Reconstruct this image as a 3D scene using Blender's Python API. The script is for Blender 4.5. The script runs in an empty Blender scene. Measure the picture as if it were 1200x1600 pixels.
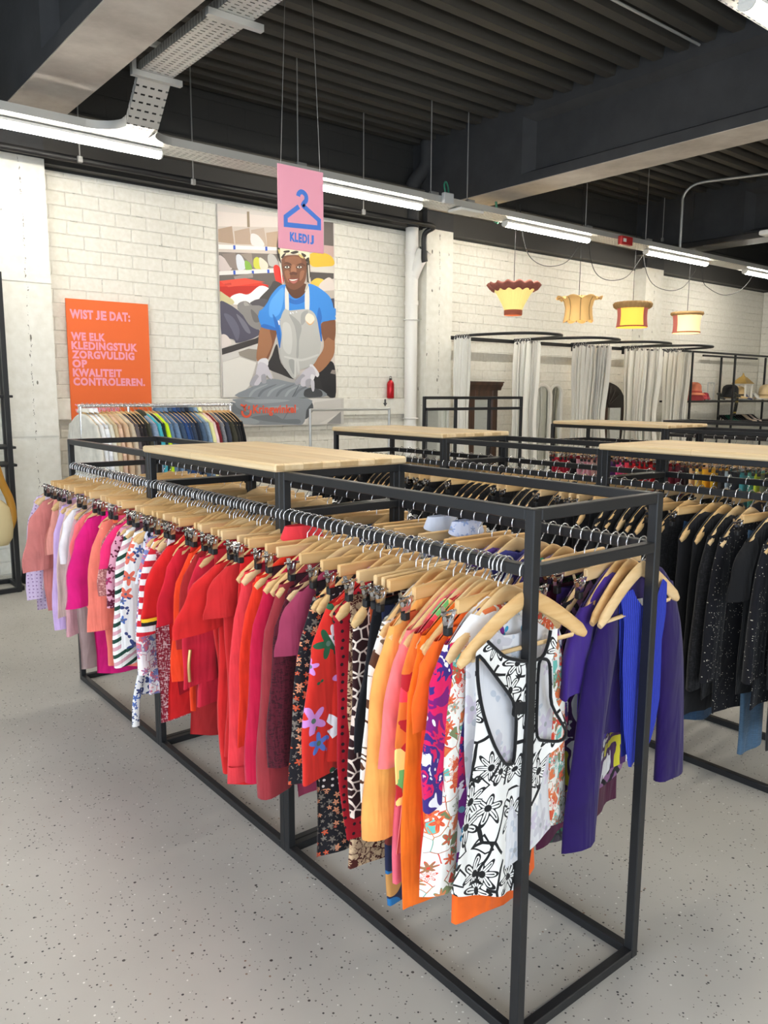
import bpy, math, random
from mathutils import Vector, Matrix
R = math.radians
PI = math.pi
scn = bpy.context.scene
COL = scn.collection

# ------------------------------------------------------------------ camera
CAM = Vector((-1.36004, -1.14525, 1.60771))
YAW, PITCH, ROLL, FPX = 0.68101, 0.150197, 0.0052627, 1236.4267
_f = Vector((math.sin(YAW)*math.cos(PITCH), math.cos(YAW)*math.cos(PITCH), -math.sin(PITCH)))
_r = Vector((math.cos(YAW), -math.sin(YAW), 0))
_u = _r.cross(_f)
CR = _r*math.cos(ROLL) + _u*math.sin(ROLL)
CU = -_r*math.sin(ROLL) + _u*math.cos(ROLL)
cd = bpy.data.cameras.new('camera')
cam = bpy.data.objects.new('camera', cd)
COL.objects.link(cam)
M = Matrix((CR, CU, -_f)).transposed().to_4x4()
M.translation = CAM
cam.matrix_world = M
cd.sensor_fit = 'VERTICAL'
cd.sensor_height = 24.0
cd.lens = 24.0*FPX/1600.0
cd.clip_start = 0.05
cd.clip_end = 100
scn.camera = cam

# ------------------------------------------------------------------ light, exposure
WORLD_STRENGTH = 5.8
TUBE_STRENGTH = 66.0
wd = bpy.data.worlds.new('world')
scn.world = wd
wd.use_nodes = True
wd.node_tree.nodes['Background'].inputs[0].default_value = (0.76, 0.87, 1.0, 1)
wd.node_tree.nodes['Background'].inputs[1].default_value = WORLD_STRENGTH
vs = scn.view_settings
vs.view_transform = 'Standard'
vs.look = 'None'
vs.gamma = 1.0
vs.use_curve_mapping = False
vs.exposure = 0.0
def portal(name, loc, rot, sx, sy):
    l = bpy.data.lights.new(name, 'AREA')
    l.shape = 'RECTANGLE'; l.size = sx; l.size_y = sy
    l.cycles.is_portal = True
    o = bpy.data.objects.new(name, l); COL.objects.link(o)
    o.location = loc; o.rotation_euler = rot
portal('daylight_portal', (-5.0, -1.0, 1.75), (0, R(-90), 0), 2.5, 8.0)
portal('daylight_portal', (-1.5, -6.0, 1.75), (R(90), 0, 0), 5.0, 2.5)

# ------------------------------------------------------------------ helpers
def L1(c):
    c = c/255.0
    return c/12.92 if c <= 0.04045 else ((c+0.055)/1.055)**2.4
def rgb(c):
    return (L1(c[0]), L1(c[1]), L1(c[2]), 1.0)
def at(u, v, Y):
    "point of the plane y = Y under a pixel of the photograph"
    d = CR*((u-600)/FPX) + CU*(-(v-800)/FPX) + _f
    t = (Y-CAM.y)/d.y
    return CAM + d*t

class NB:
    "tiny node builder"
    def __init__(s, name, rough=0.6, metal=0.0, spec=0.5):
        s.m = bpy.data.materials.new(name)
        s.m.use_nodes = True
        s.t = s.m.node_tree
        s.b = s.t.nodes['Principled BSDF']
        s.b.inputs['Roughness'].default_value = rough
        s.b.inputs['Metallic'].default_value = metal
        s.b.inputs['Specular IOR Level'].default_value = spec
        s._tc = None
    def n(s, typ, ins=None, **props):
        nd = s.t.nodes.new(typ)
        for k, v in props.items():
            setattr(nd, k, v)
        for k, v in (ins or {}).items():
            s.put(nd.inputs[k], v)
        return nd
    def put(s, sock, v):
        if isinstance(v, bpy.types.NodeSocket):
            s.t.links.new(v, sock)
        elif isinstance(v, bpy.types.Node):
            s.t.links.new(v.outputs[0], sock)
        else:
            sock.default_value = v
    def obj(s):
        if s._tc is None:
            s._tc = s.n('ShaderNodeTexCoord')
        return s._tc.outputs['Object']
    def mapped(s, scale=(1, 1, 1), rot=(0, 0, 0), loc=(0, 0, 0)):
        return s.n('ShaderNodeMapping', {'Vector': s.obj(), 'Scale': scale, 'Rotation': rot, 'Location': loc}).outputs[0]
    def math(s, op, a, b=0.0, c=0.0):
        nd = s.n('ShaderNodeMath', operation=op)
        s.put(nd.inputs[0], a); s.put(nd.inputs[1], b); s.put(nd.inputs[2], c)
        return nd.outputs[0]
    def noise(s, vec, scale, detail=2.0, rough=0.5, dist=0.0):
        return s.n('ShaderNodeTexNoise', {'Vector': vec, 'Scale': scale, 'Detail': detail, 'Roughness': rough, 'Distortion': dist})
    def vor(s, vec, scale, feature='F1', rnd=1.0, **props):
        return s.n('ShaderNodeTexVoronoi', {'Vector': vec, 'Scale': scale, 'Randomness': rnd}, feature=feature, **props)
    def ramp(s, fac, stops, const=False):
        nd = s.n('ShaderNodeValToRGB', {'Fac': fac})
        cr = nd.color_ramp
        if const: cr.interpolation = 'CONSTANT'
        while len(cr.elements) < len(stops):
            cr.elements.new(0.5)
        for e, (p, c) in zip(cr.elements, stops):
            e.position = p; e.color = rgb(c)
        return nd.outputs[0]
    def mix(s, fac, a, b):
        nd = s.n('ShaderNodeMix', data_type='RGBA')
        s.put(nd.inputs[0], fac)
        s.put(nd.inputs[6], rgb(a) if isinstance(a, tuple) else a)
        s.put(nd.inputs[7], rgb(b) if isinstance(b, tuple) else b)
        return nd.outputs[2]
    def color(s, c):
        s.put(s.b.inputs['Base Color'], rgb(c) if isinstance(c, tuple) else c)
    def bump(s, h, strength=0.3, dist=0.01):
        nd = s.n('ShaderNodeBump', {'Height': h, 'Strength': strength, 'Distance': dist})
        s.t.links.new(nd.outputs[0], s.b.inputs['Normal'])

def plain(name, c, rough=0.6, metal=0.0, spec=0.5, vary=0.0, emit=0.0):
    k = NB(name, rough, metal, spec)
    if vary:
        nz = k.noise(k.obj(), 9.0, 4.0)
        d = tuple(max(0, x*(1-vary)) for x in c)
        e = tuple(min(255, x*(1+vary)) for x in c)
        k.color(k.ramp(nz, [(0.3, d), (0.7, e)]))
    else:
        k.color(c)
    if emit:
        k.b.inputs['Emission Color'].default_value = rgb(c)
        k.b.inputs['Emission Strength'].default_value = emit
    return k.m

class MB:
    "mesh builder"
    def __init__(s):
        s.v = []; s.f = []; s.mi = []; s.sm = []
    def add(s, vs_, fs, m=0, smooth=False):
        o = len(s.v)
        s.v.extend([tuple(p) for p in vs_])
        for f in fs:
            s.f.append([i+o for i in f]); s.mi.append(m); s.sm.append(smooth)
    def box(s, x0, x1, y0, y1, z0, z1, m=0):
        s.add([(x0,y0,z0),(x1,y0,z0),(x1,y1,z0),(x0,y1,z0),(x0,y0,z1),(x1,y0,z1),(x1,y1,z1),(x0,y1,z1)],
              [(0,3,2,1),(4,5,6,7),(0,1,5,4),(1,2,6,5),(2,3,7,6),(3,0,4,7)], m)
    def cbox(s, x0, x1, y0, y1, z0, z1, c=0.004, m=0):
        "box with chamfered edges"
        import itertools
        vs_ = []; idx = {}
        lo = (x0,y0,z0); hi = (x1,y1,z1)
        for sg in itertools.product((0,1), repeat=3):
            for ax in range(3):
                p = []
                for k in range(3):
                    e = hi[k] if sg[k] else lo[k]
                    if k != ax: e += -c if sg[k] else c
                    p.append(e)
                idx[(sg,ax)] = len(vs_); vs_.append(p)
        fs = []
        for ax in range(3):
            o = [k for k in range(3) if k != ax]
            for sd in (0,1):
                q = []
                for a, b in ((0,0),(1,0),(1,1),(0,1)):
                    sg = [0,0,0]; sg[ax] = sd; sg[o[0]] = a; sg[o[1]] = b
                    q.append(idx[(tuple(sg),ax)])
                fs.append(q)
        for ax in range(3):
            o = [k for k in range(3) if k != ax]
            for a in (0,1):
                for b in (0,1):
                    q = []
                    for e in (0,1):
                        sg = [0,0,0]; sg[ax] = e; sg[o[0]] = a; sg[o[1]] = b
                        q.append((idx[(tuple(sg),o[0])], idx[(tuple(sg),o[1])]))
                    fs.append((q[0][0],q[0][1],q[1][1],q[1][0]))
        for sg in itertools.product((0,1), repeat=3):
            fs.append([idx[(sg,k)] for k in range(3)])
        s.add(vs_, fs, m)
    def tube(s, pts, r, n=8, m=0, closed=False, caps=True, ry=None, up=None, smooth=True):
        pts = [Vector(p) for p in pts]
        N = len(pts)
        rr = r if isinstance(r, (list, tuple)) else [r]*N
        r2 = rr if ry is None else (ry if isinstance(ry, (list, tuple)) else [ry]*N)
        tn = []
        for i in range(N):
            a = pts[(i-1) % N] if (closed or i > 0) else pts[i]
            b = pts[(i+1) % N] if (closed or i < N-1) else pts[i]
            t = (b-a)
            tn.append(t.normalized() if t.length > 1e-9 else Vector((0,0,1)))
        ref = Vector(up) if up is not None else (Vector((0,0,1)) if abs(tn[0].z) < 0.9 else Vector((1,0,0)))
        u = (ref - tn[0]*ref.dot(tn[0])).normalized()
        vs_ = []
        for i in range(N):
            u = (u - tn[i]*u.dot(tn[i]))
            if u.length < 1e-6: u = tn[i].orthogonal()
            u.normalize()
            w = tn[i].cross(u)
            for k in range(n):
                a = 2*PI*k/n
                vs_.append(pts[i] + u*(math.cos(a)*rr[i]) + w*(math.sin(a)*r2[i]))
        fs = []
        for i in range(N if closed else N-1):
            j = (i+1) % N
            for k in range(n):
                l = (k+1) % n
                fs.append((i*n+k, i*n+l, j*n+l, j*n+k))
        s.add(vs_, fs, m, smooth)
        if caps and not closed:
            s.add(vs_[:n], [list(range(n-1,-1,-1))], m)
            s.add(vs_[-n:], [list(range(n))], m)
    def grid(s, fn, nu, nv, closed_u=False, m=0, smooth=True):
        vs_ = []
        for j in range(nv+1):
            for i in range(nu if closed_u else nu+1):
                vs_.append(fn(i/nu, j/nv))
        w = nu if closed_u else nu+1
        fs = []
        for j in range(nv):
            for i in range(nu):
                k = (i+1) % w
                fs.append((j*w+i, j*w+k, (j+1)*w+k, (j+1)*w+i))
        s.add(vs_, fs, m, smooth)
    def lathe(s, prof, n=24, c=(0,0,0), m=0, mod=None, smooth=True):
        def fn(u, v):
            k = v*(len(prof)-1); i = min(int(k), len(prof)-2); t = k-i
            r = prof[i][0]*(1-t)+prof[i+1][0]*t
            z = prof[i][1]*(1-t)+prof[i+1][1]*t
            a = 2*PI*u
            if mod: r, z = mod(r, z, a, v)
            return (c[0]+r*math.cos(a), c[1]+r*math.sin(a), c[2]+z)
        s.grid(fn, n, len(prof)-1, True, m, smooth)
    def prism(s, poly, axis, a, b, m=0, smooth=False):
        "2-D polygon extruded along an axis; axis x: (y,z), y: (x,z), z: (x,y)"
        def P(p, t):
            return (t,p[0],p[1]) if axis == 'x' else ((p[0],t,p[1]) if axis == 'y' else (p[0],p[1],t))
        n = len(poly)
        s.add([P(p,a) for p in poly]+[P(p,b) for p in poly],
              [[i,(i+1)%n,n+(i+1)%n,n+i] for i in range(n)], m, smooth)
        s.add([P(p,a) for p in poly], [list(range(n-1,-1,-1))], m)
        s.add([P(p,b) for p in poly], [list(range(n))], m)
    def ball(s, c, r, n=12, m=0, sc=(1,1,1)):
        s.grid(lambda u, v: (c[0]+r*sc[0]*math.sin(PI*v)*math.cos(2*PI*u), c[1]+r*sc[1]*math.sin(PI*v)*math.sin(2*PI*u), c[2]+r*sc[2]*math.cos(PI*v)), n, n//2+1, True, m)
    def mesh(s, name, mats):
        me = bpy.data.meshes.new(name)
        me.from_pydata(s.v, [], s.f)
        for q in (mats if isinstance(mats, (list, tuple)) else [mats]):
            me.materials.append(q)
        me.polygons.foreach_set('material_index', s.mi)
        me.polygons.foreach_set('use_smooth', s.sm)
        me.update()
        return me
    def build(s, name, mats, parent=None, loc=None, rotz=0.0):
        return link(name, s.mesh(name, mats), parent, loc, rotz)

def link(name, me, parent=None, loc=None, rotz=0.0):
    o = bpy.data.objects.new(name, me)
    COL.objects.link(o)
    if parent is not None: o.parent = parent
    if loc is not None: o.location = loc
    if rotz: o.rotation_euler = (0,0,rotz)
    return o
def tag(o, label=None, cat=None, group=None, kind=None):
    if label: o['label'] = label
    if cat: o['category'] = cat
    if group: o['group'] = group
    if kind: o['kind'] = kind
    return o
def empty(name, loc, label, cat, group=None, rotz=0.0):
    o = link(name, None, None, loc, rotz)
    o.empty_display_size = 0.05
    return tag(o, label, cat, group)
def struct(name, mb, mats):
    o = mb.build(name, mats)
    o['kind'] = 'structure'
    return o
def copy_tree(o, parent=None):
    c = o.copy(); COL.objects.link(c)
    if parent is not None: c.parent = parent
    for ch in o.children: copy_tree(ch, c)
    return c
def smooth_poly(pts, k=5, closed=True):
    out = []; n = len(pts)
    for i in range(n if closed else n-1):
        p0 = pts[(i-1) % n] if closed or i > 0 else pts[i]
        p1 = pts[i]; p2 = pts[(i+1) % n]
        p3 = pts[(i+2) % n] if closed or i < n-2 else p2
        for j in range(k):
            t = j/k
            out.append(tuple(0.5*((2*b)+(-a+c)*t+(2*a-5*b+4*c-d)*t*t+(-a+3*b-3*c+d)*t**3) for a, b, c, d in zip(p0,p1,p2,p3)))
    if not closed: out.append(tuple(pts[-1]))
    return out
def ribbon(pts, w, closed=False):
    "outline of a polyline of constant width (2-D), as quads"
    n = len(pts); Lp = []; Rp = []
    for i in range(n):
        a = Vector(pts[i-1]) if (i > 0 or closed) else None
        b = Vector(pts[i]); c = Vector(pts[(i+1) % n]) if (i < n-1 or closed) else None
        d1 = (b-a).normalized() if a is not None else (c-b).normalized()
        d2 = (c-b).normalized() if c is not None else d1
        n1 = Vector((-d1.y,d1.x)); n2 = Vector((-d2.y,d2.x))
        m = (n1+n2)
        m = m.normalized() if m.length > 1e-6 else n1
        k = w/2/max(0.35, m.dot(n1))
        Lp.append(b+m*k); Rp.append(b-m*k)
    return Lp, Rp
def text_mesh(name, txt, mat, parent, x, z, y, w, h, face='-y', bold=0.02, depth=0.002):
    "lettering fitted to a width and height, lower left corner at x, z, standing in the plane y"
    cu = bpy.data.curves.new('lettering', 'FONT')
    cu.body = txt; cu.size = 1.0; cu.offset = bold; cu.space_character = 1.0+2.2*bold; cu.resolution_u = 3
    ob = bpy.data.objects.new('lettering', cu); COL.objects.link(ob)
    dg = bpy.context.evaluated_depsgraph_get(); dg.update()
    me = bpy.data.meshes.new_from_object(ob.evaluated_get(dg))
    bpy.data.objects.remove(ob)
    xs = [v.co.x for v in me.vertices]; ys = [v.co.y for v in me.vertices]
    x0, x1, y0, y1 = min(xs), max(xs), min(ys), max(ys)
    me.transform(Matrix.Translation((-x0,-y0,0)))
    sx, sy = w/(x1-x0), h/(y1-y0)
    for v in me.vertices:
        a, b = v.co.x*sx, v.co.y*sy
        v.co = (x+a, y, z+b)
    me.name = name
    me.materials.clear(); me.materials.append(mat)
    me.update()
    return link(name, me, parent)

# ------------------------------------------------------------------ room materials
def m_brick_white():
    k = NB('painted_white_brick', 0.75)
    v = k.mapped(rot=(R(90),0,0))
    nz = k.noise(k.obj(), 3.0, 3.0)
    vv = k.n('ShaderNodeVectorMath', {0: v, 1: k.n('ShaderNodeVectorMath', {0: nz.outputs['Color'], 3: 0.012}, operation='SCALE').outputs[0]}, operation='ADD').outputs[0]
    br = k.n('ShaderNodeTexBrick', {'Vector': vv, 'Scale': 1.0, 'Mortar Size': 0.006, 'Mortar Smooth': 0.6, 'Brick Width': 0.29, 'Row Height': 0.118, 'Bias': 0.0,
             'Color1': (1,1,1,1), 'Color2': (0.86,0.86,0.86,1), 'Mortar': (0,0,0,1)})
    fine = k.noise(k.obj(), 26.0, 6.0)
    crack = k.noise(k.obj(), 5.0, 5.0)
    cm = k.math('MULTIPLY', br.outputs['Fac'], k.math('MULTIPLY', k.math('GREATER_THAN', crack, 0.63), 0.55))
    base = k.mix(cm, k.ramp(fine, [(0.3,(227,223,210)),(0.7,(238,235,225))]), (150,146,134))
    k.color(base)
    h = k.math('ADD', k.math('MULTIPLY', br.outputs['Color'], 1.0), k.math('MULTIPLY', fine, 0.25))
    k.bump(h, 0.75, 0.012)
    return k.m
def m_plaster():
    k = NB('painted_white_concrete', 0.7)
    f = k.noise(k.obj(), 14.0, 6.0)
    vt = k.noise(k.mapped((14,14,4.5)), 1.0, 4.0)
    sp = k.vor(k.mapped((1,1,0.45)), 14.0)
    pit = k.math('LESS_THAN', sp.outputs['Distance'], k.math('MULTIPLY', k.math('GREATER_THAN', vt, 0.60), 0.16))
    sx = k.n('ShaderNodeSeparateXYZ', {0: k.obj()})
    wob = k.math('MULTIPLY', k.math('SUBTRACT', k.noise(k.mapped((0.1,0.1,7)), 1.0, 5.0, 0.7).outputs[0], 0.5), 0.07)
    cr = None
    for xc in (0.595, 5.262, 9.76):
        q = k.math('LESS_THAN', k.math('ABSOLUTE', k.math('SUBTRACT', sx.outputs[0], k.math('ADD', xc, wob))), k.math('MULTIPLY', k.math('SUBTRACT', k.noise(k.obj(), 17.0, 5.0, 0.7).outputs[0], 0.49), 0.06))
        cr = q if cr is None else k.math('MAXIMUM', cr, q)
    pit = k.math('MAXIMUM', pit, k.math('MULTIPLY', cr, k.math('GREATER_THAN', k.noise(k.obj(), 60.0, 3.0).outputs[0], 0.47)))
    k.color(k.mix(pit, k.ramp(f, [(0.3,(226,223,211)),(0.7,(238,236,227))]), (120,116,104)))
    k.bump(k.math('SUBTRACT', f, k.math('MULTIPLY', pit, 2.0)), 0.35, 0.008)
    return k.m
def m_black_brick():
    k = NB('painted_black_brick', 0.7)
    v = k.mapped(rot=(R(90),0,0))
    br = k.n('ShaderNodeTexBrick', {'Vector': v, 'Scale': 1.0, 'Mortar Size': 0.006, 'Mortar Smooth': 0.5, 'Brick Width': 0.40, 'Row Height': 0.19})
    k.color((50,50,49))
    k.bump(k.math('MULTIPLY', br.outputs['Fac'], -1.0), 0.5, 0.01)
    return k.m
def m_floor():
    k = NB('speckled_grey_floor', 0.34, spec=0.42)
    ob = k.obj()
    big = k.noise(ob, 1.6, 4.0)
    base = k.ramp(big, [(0.3,(186,182,174)),(0.7,(202,198,190))])
    v1 = k.vor(ob, 42.0); v2 = k.vor(k.mapped((1,1,1), loc=(3.1,7.7,0)), 66.0); v3 = k.vor(k.mapped(loc=(9.3,2.1,0)), 95.0)
    def fleck(v, lo, hi, r):
        c = k.n('ShaderNodeSeparateColor', {0: v.outputs['Color']})
        pick = k.math('MULTIPLY', k.math('GREATER_THAN', c.outputs[0], lo), k.math('LESS_THAN', c.outputs[0], hi))
        rad = k.math('MULTIPLY', c.outputs[1], r)
        return k.math('MULTIPLY', pick, k.math('LESS_THAN', v.outputs['Distance'], rad))
    c = k.mix(fleck(v1, 0.55, 0.85, 0.21), base, (74,70,66))
    c = k.mix(fleck(v1, 0.12, 0.3, 0.17), c, (142,118,98))
    c = k.mix(fleck(v2, 0.7, 1.0, 0.25), c, (60,58,58))
    c = k.mix(fleck(v2, 0.0, 0.16, 0.24), c, (238,236,230))
    c = k.mix(fleck(v3, 0.6, 0.9, 0.3), c, (112,106,100))
    k.color(c)
    r = k.noise(ob, 3.0, 3.0)
    k.put(k.b.inputs['Roughness'], k.n('ShaderNodeMapRange', {0: r.outputs[0], 3: 0.3, 4: 0.46}).outputs[0])
    return k.m
def m_wood(name, a, b, scale=1.0, ax='y', joints=True):
    k = NB(name, 0.5)
    sc = {'y': (26,1.6,26), 'x': (1.6,26,26)}[ax]
    v = k.mapped(tuple(q*scale for q in sc))
    g = k.noise(v, 1.0, 5.0, 0.6, 0.6)
    col = k.ramp(g, [(0.3,a),(0.72,b)])
    if joints:
        w = k.n('ShaderNodeTexBrick', {'Vector': k.mapped((1,1,1), rot=(0,0,R(90))), 'Scale': 1.0, 'Brick Width': 0.62, 'Row Height': 0.075, 'Mortar Size': 0.0012,
                 'Color1': (0.90,0.90,0.90,1), 'Color2': (1,1,1,1), 'Mortar': (0.72,0.66,0.58,1)})
        mm = k.n('ShaderNodeMix', data_type='RGBA', blend_type='MULTIPLY')
        mm.inputs[0].default_value = 1.0
        k.put(mm.inputs[6], col); k.put(mm.inputs[7], w.outputs[0])
        col = mm.outputs[2]
    k.color(col)
    return k.m
def m_perforated():
    k = NB('galvanised_perforated', 0.38, 0.55)
    sx = k.n('ShaderNodeSeparateXYZ', {0: k.obj()})
    fx = k.math('FRACT', k.math('MULTIPLY', sx.outputs[0], 18.0))
    fy = k.math('FRACT', k.math('MULTIPLY', sx.outputs[1], 26.0))
    hole = k.math('MULTIPLY', k.math('LESS_THAN', fx, 0.55), k.math('LESS_THAN', fy, 0.22))
    k.color((206,206,202))
    tr = k.n('ShaderNodeBsdfTransparent')
    ms = k.n('ShaderNodeMixShader', {0: hole, 1: k.b.outputs[0], 2: tr.outputs[0]})
    k.t.links.new(ms.outputs[0], k.t.nodes['Material Output'].inputs[0])
    return k.m
def m_concrete(name, a, b):
    k = NB(name, 0.8)
    f = k.noise(k.obj(), 4.0, 7.0, 0.6)
    k.color(k.ramp(f, [(0.3,a),(0.7,b)]))
    k.bump(k.noise(k.obj(), 30.0, 4.0).outputs[0], 0.2, 0.004)
    return k.m
BRICK = m_brick_white(); PLASTER = m_plaster(); BBRICK = m_black_brick(); FLOOR = m_floor()
DARK = m_concrete('dark_painted_concrete', (50,51,53), (60,61,63))
DECK = plain('dark_painted_deck', (64,62,58), 0.62)
RAW = m_concrete('raw_pale_concrete', (168,158,148), (196,188,178))
BAND = plain('dark_painted_steel', (52,51,49), 0.55)
STEEL = plain('black_powder_coated_steel', (38,39,41), 0.42, 0.25, vary=0.06)
BLACK = plain('black_plastic', (22,22,24), 0.5)
GALV = plain('galvanised_steel', (200,201,198), 0.36, 0.6)
PERF = m_perforated()
CHROME = plain('chrome_wire', (226,226,228), 0.25, 0.75)
CLIPM = plain('chrome_clip', (206,206,208), 0.2, 1.0)
PINE = m_wood('pale_pine_board', (222,190,140), (240,217,176))
HWOOD = m_wood('pale_hanger_wood', (214,168,108), (232,196,140), 1.6, 'x', False)
HWOOD2 = m_wood('light_hanger_wood', (222,184,130), (238,208,160), 1.6, 'x', False)
RUBBER = plain('black_clip_rubber', (20,20,22), 0.6)
WHITEP = plain('white_plastic', (226,225,220), 0.5)
WIRE = plain('grey_steel_wire', (170,170,168), 0.4, 0.7)

# ------------------------------------------------------------------ room
YW = 6.2
H = 1.35
W = 0.52
BAY = 1.083
f = MB(); f.add([(-6,-7,0),(14.2,-7,0),(14.2,6.6,0),(-6,6.6,0)], [(0,1,2,3)]); struct('floor', f, FLOOR)
w = MB(); w.box(-6, 14.2, YW, YW+0.25, 0, 3.47, 0); w.box(-6, 14.2, YW+0.001, YW+0.25, 3.47, 4.75, 1)
struct('wall_back', w, [BRICK, BBRICK])
w = MB(); w.box(13.64, 13.95, -6.1, YW-0.01, 0, 3.47, 0); w.box(13.64, 13.95, -6.1, YW-0.01, 3.471, 4.75, 1); struct('wall_right', w, [BRICK, BBRICK])
w = MB()
w.box(-5.3,-5,-6.1,YW-0.01,0,0.5); w.box(-5.3,-5,-6.1,YW-0.01,3.0,4.75); w.box(-5.3,-5,3.0,YW-0.01,0.5,3.0); w.box(-5.3,-5,-6.1,-5.0,0.5,3.0)
struct('wall_left', w, PLASTER)
w = MB()
w.box(-5.3,13.64,-6.3,-6.1,0,0.5); w.box(-5.3,13.64,-6.3,-6.1,3.0,4.75); w.box(-5.3,-4.0,-6.3,-6.1,0.5,3.0); w.box(1.0,13.64,-6.3,-6.1,0.5,3.0)
struct('wall_front', w, PLASTER)
# ceiling: ribbed steel deck running along the wall
prof = []
y = -6.1
while y < 6.3:
    prof += [(y,4.58),(y+0.085,4.58),(y+0.115,4.42),(y+0.205,4.42)]
    y += 0.236
c = MB()
n = len(prof)
c.add([(-5.3,a,b) for a,b in prof]+[(14.0,a,b) for a,b in prof], [(i,i+1,n+i+1,n+i) for i in range(n-1)])
c.box(-5.3,14.0,-6.3,6.5,4.74,4.8)
struct('ceiling', c, DECK)
# concrete beams with a recessed web and an unpainted soffit
k_ = 0
for x0, x1 in ((-4.2,-3.75),(0.37,0.80),(5.0,5.45),(9.52,9.96)):
    k_ += 1
    b = MB()
    xc = (x0+x1)/2
    web = [(x0,3.70),(x1,3.70),(x1,3.79),(x1-0.09,3.83),(x1-0.09,4.28),(x1,4.34),(x1,4.56),(x0,4.56),(x0,4.34),(x0+0.09,4.28),(x0+0.09,3.83),(x0,3.79)]
    b.prism(web, 'y', -6.1, 4.42)
    b.prism([(x0,3.70),(x1,3.70),(x1,4.56),(x0,4.56)], 'y', 4.53, YW)
    for sgn, xa in ((1,x0),(-1,x1)):
        b.add([(xa,4.53,3.79),(xa,4.53,4.34),(xa+sgn*0.09,4.42,4.28),(xa+sgn*0.09,4.42,3.83)], [(0,1,2,3)])
    b.add([(x0,4.42,3.70),(x1,4.42,3.70),(x1,4.53,3.70),(x0,4.53,3.70),(x0,4.42,3.79),(x1,4.42,3.79),(x1,4.53,3.79),(x0,4.53,3.79)], [(0,1,2,3),(0,4,7,3),(1,5,6,2)])
    b.add([(x0,4.42,4.34),(x1,4.42,4.34),(x1,4.53,4.34),(x0,4.53,4.34),(x0,4.42,4.56),(x1,4.42,4.56),(x1,4.53,4.56),(x0,4.53,4.56)], [(0,4,7,3),(1,5,6,2)])
    for xa, xb_ in ((x0,x0+0.09),(x1,x1-0.09)):
        b.add([(xa,4.42,4.34),(xb_,4.42,4.28),(xa,4.53,4.34),(xa,4.42,3.79),(xb_,4.42,3.83),(xa,4.53,3.79)], [(0,1,2),(3,4,5)])
    b.box(x0+0.004, x1-0.004, -6.1, 5.95, 3.694, 3.7005, 1)
    struct('trim_%d' % k_, b, [DARK, RAW])
# pilasters, black above the band
for x0, x1 in ((0.385,0.79),(5.055,5.475),(9.53,9.99),(-4.2,-3.75)):
    k_ += 1
    b = MB()
    b.box(x0,x1,6.0,YW,0,3.5); b.box(x0,x1,6.001,YW,3.5,4.5,1)
    if x0 == 0.385:
        b.box(x0,x1,5.994,6.0,1.22,1.27); b.box(x0,x1,5.992,6.0,2.50,2.56)
    struct('trim_%d' % k_, b, [PLASTER, DARK])
# dark band beam over the white wall, pale ledge at poster height
for x0, x1 in ((-5,0.385),(0.79,5.055),(5.475,9.53),(9.99,13.64)):
    k_ += 1
    b = MB(); b.box(x0,x1,6.08,YW,3.49,3.95)
    struct('trim_%d' % k_, b, BAND)
k_ += 1
b = MB(); b.cbox(0.79,5.055,6.15,YW,1.345,1.535,0.008); struct('trim_%d' % k_, b, PLASTER)

# ------------------------------------------------------------------ cable trays and lamps
def tray_mb(x0, x1, y0, y1, z0, h=0.06):
    b = MB()
    b.add([(x0,y0,z0),(x1,y0,z0),(x1,y1,z0),(x0,y1,z0)], [(0,1,2,3)], 1)
    for yy, dy in ((y0,0.012),(y1,-0.012)):
        b.box(x0,x1,yy-0.001,yy+0.001,z0,z0+h,0)
        b.box(x0,x1,min(yy,yy+dy),max(yy,yy+dy),z0+h-0.002,z0+h,0)
    x = x0+0.6
    while x < x1:
        b.box(x-0.004,x+0.004,y0-0.002,y0,z0+0.006,z0+h-0.02,0)
        x += 2.0
    return b
TUBE = NB('lit_tube_diffuser', 0.4)
TUBE.color((250,248,240))
TUBE.b.inputs['Emission Color'].default_value = (1.0, 0.94, 0.83, 1)
TUBE.b.inputs['Emission Strength'].default_value = TUBE_STRENGTH
TUBE = TUBE.m
def tube_light(x0, x1, y, z, label, group=None):
    b = MB()
    b.cbox(x0, x1, y-0.045, y+0.045, z+0.012, z+0.042, 0.008)
    o = b.build('tube_light', WHITEP)
    tag(o, label, 'ceiling light', group)
    d = MB()
    sec = [(0.042*math.cos(a), 0.036*math.sin(a)) for a in [PI+PI*i/8 for i in range(9)]]
    d.prism([(y+p, z+0.012+q) for p, q in sec], 'x', x0+0.012, x1-0.012, smooth=True)
    d.build('diffuser', TUBE, o)
    e = MB()
    for xa in (x0, x1-0.012):
        e.prism([(y+p*1.06, z+0.012+q*1.06) for p, q in sec], 'x', xa, xa+0.012)
    e.build('end_cap', WHITEP, o)
    return o
tr = tray_mb(-4.9, 13.6, 4.85, 5.12, 3.462)
tray = tr.build('cable_tray', [GALV, PERF])
tag(tray, 'long galvanised perforated cable tray carrying the row of tube lights along the wall', 'cable tray')
LB = [(-0.10,1.37,'lit tube light at the left edge, below the cable tray bend'), (2.60,4.06,'lit tube light partly hidden behind the pink hanging sign'),
      (5.28,6.75,'lit tube light above the first two pendant lampshades, right of the dark beam'), (7.96,9.45,'lit tube light right of the small red box on the tray'),
      (10.55,12.0,'lit tube light cut off by the right edge, far end of the tray')]
for a, b_, l in LB:
    tube_light(a, b_, 5.0, 3.415, l, 'tube lights under the long tray')
t2 = tray_mb(-4.9, 13.6, 0.78, 1.05, 3.47)
tag(t2.build('cable_tray', [GALV, PERF]), 'cable tray overhead carrying the tube light in the top right corner', 'cable tray')
tube_light(2.50, 3.97, 0.93, 3.42, 'glaring tube light end in the top right corner')
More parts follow.
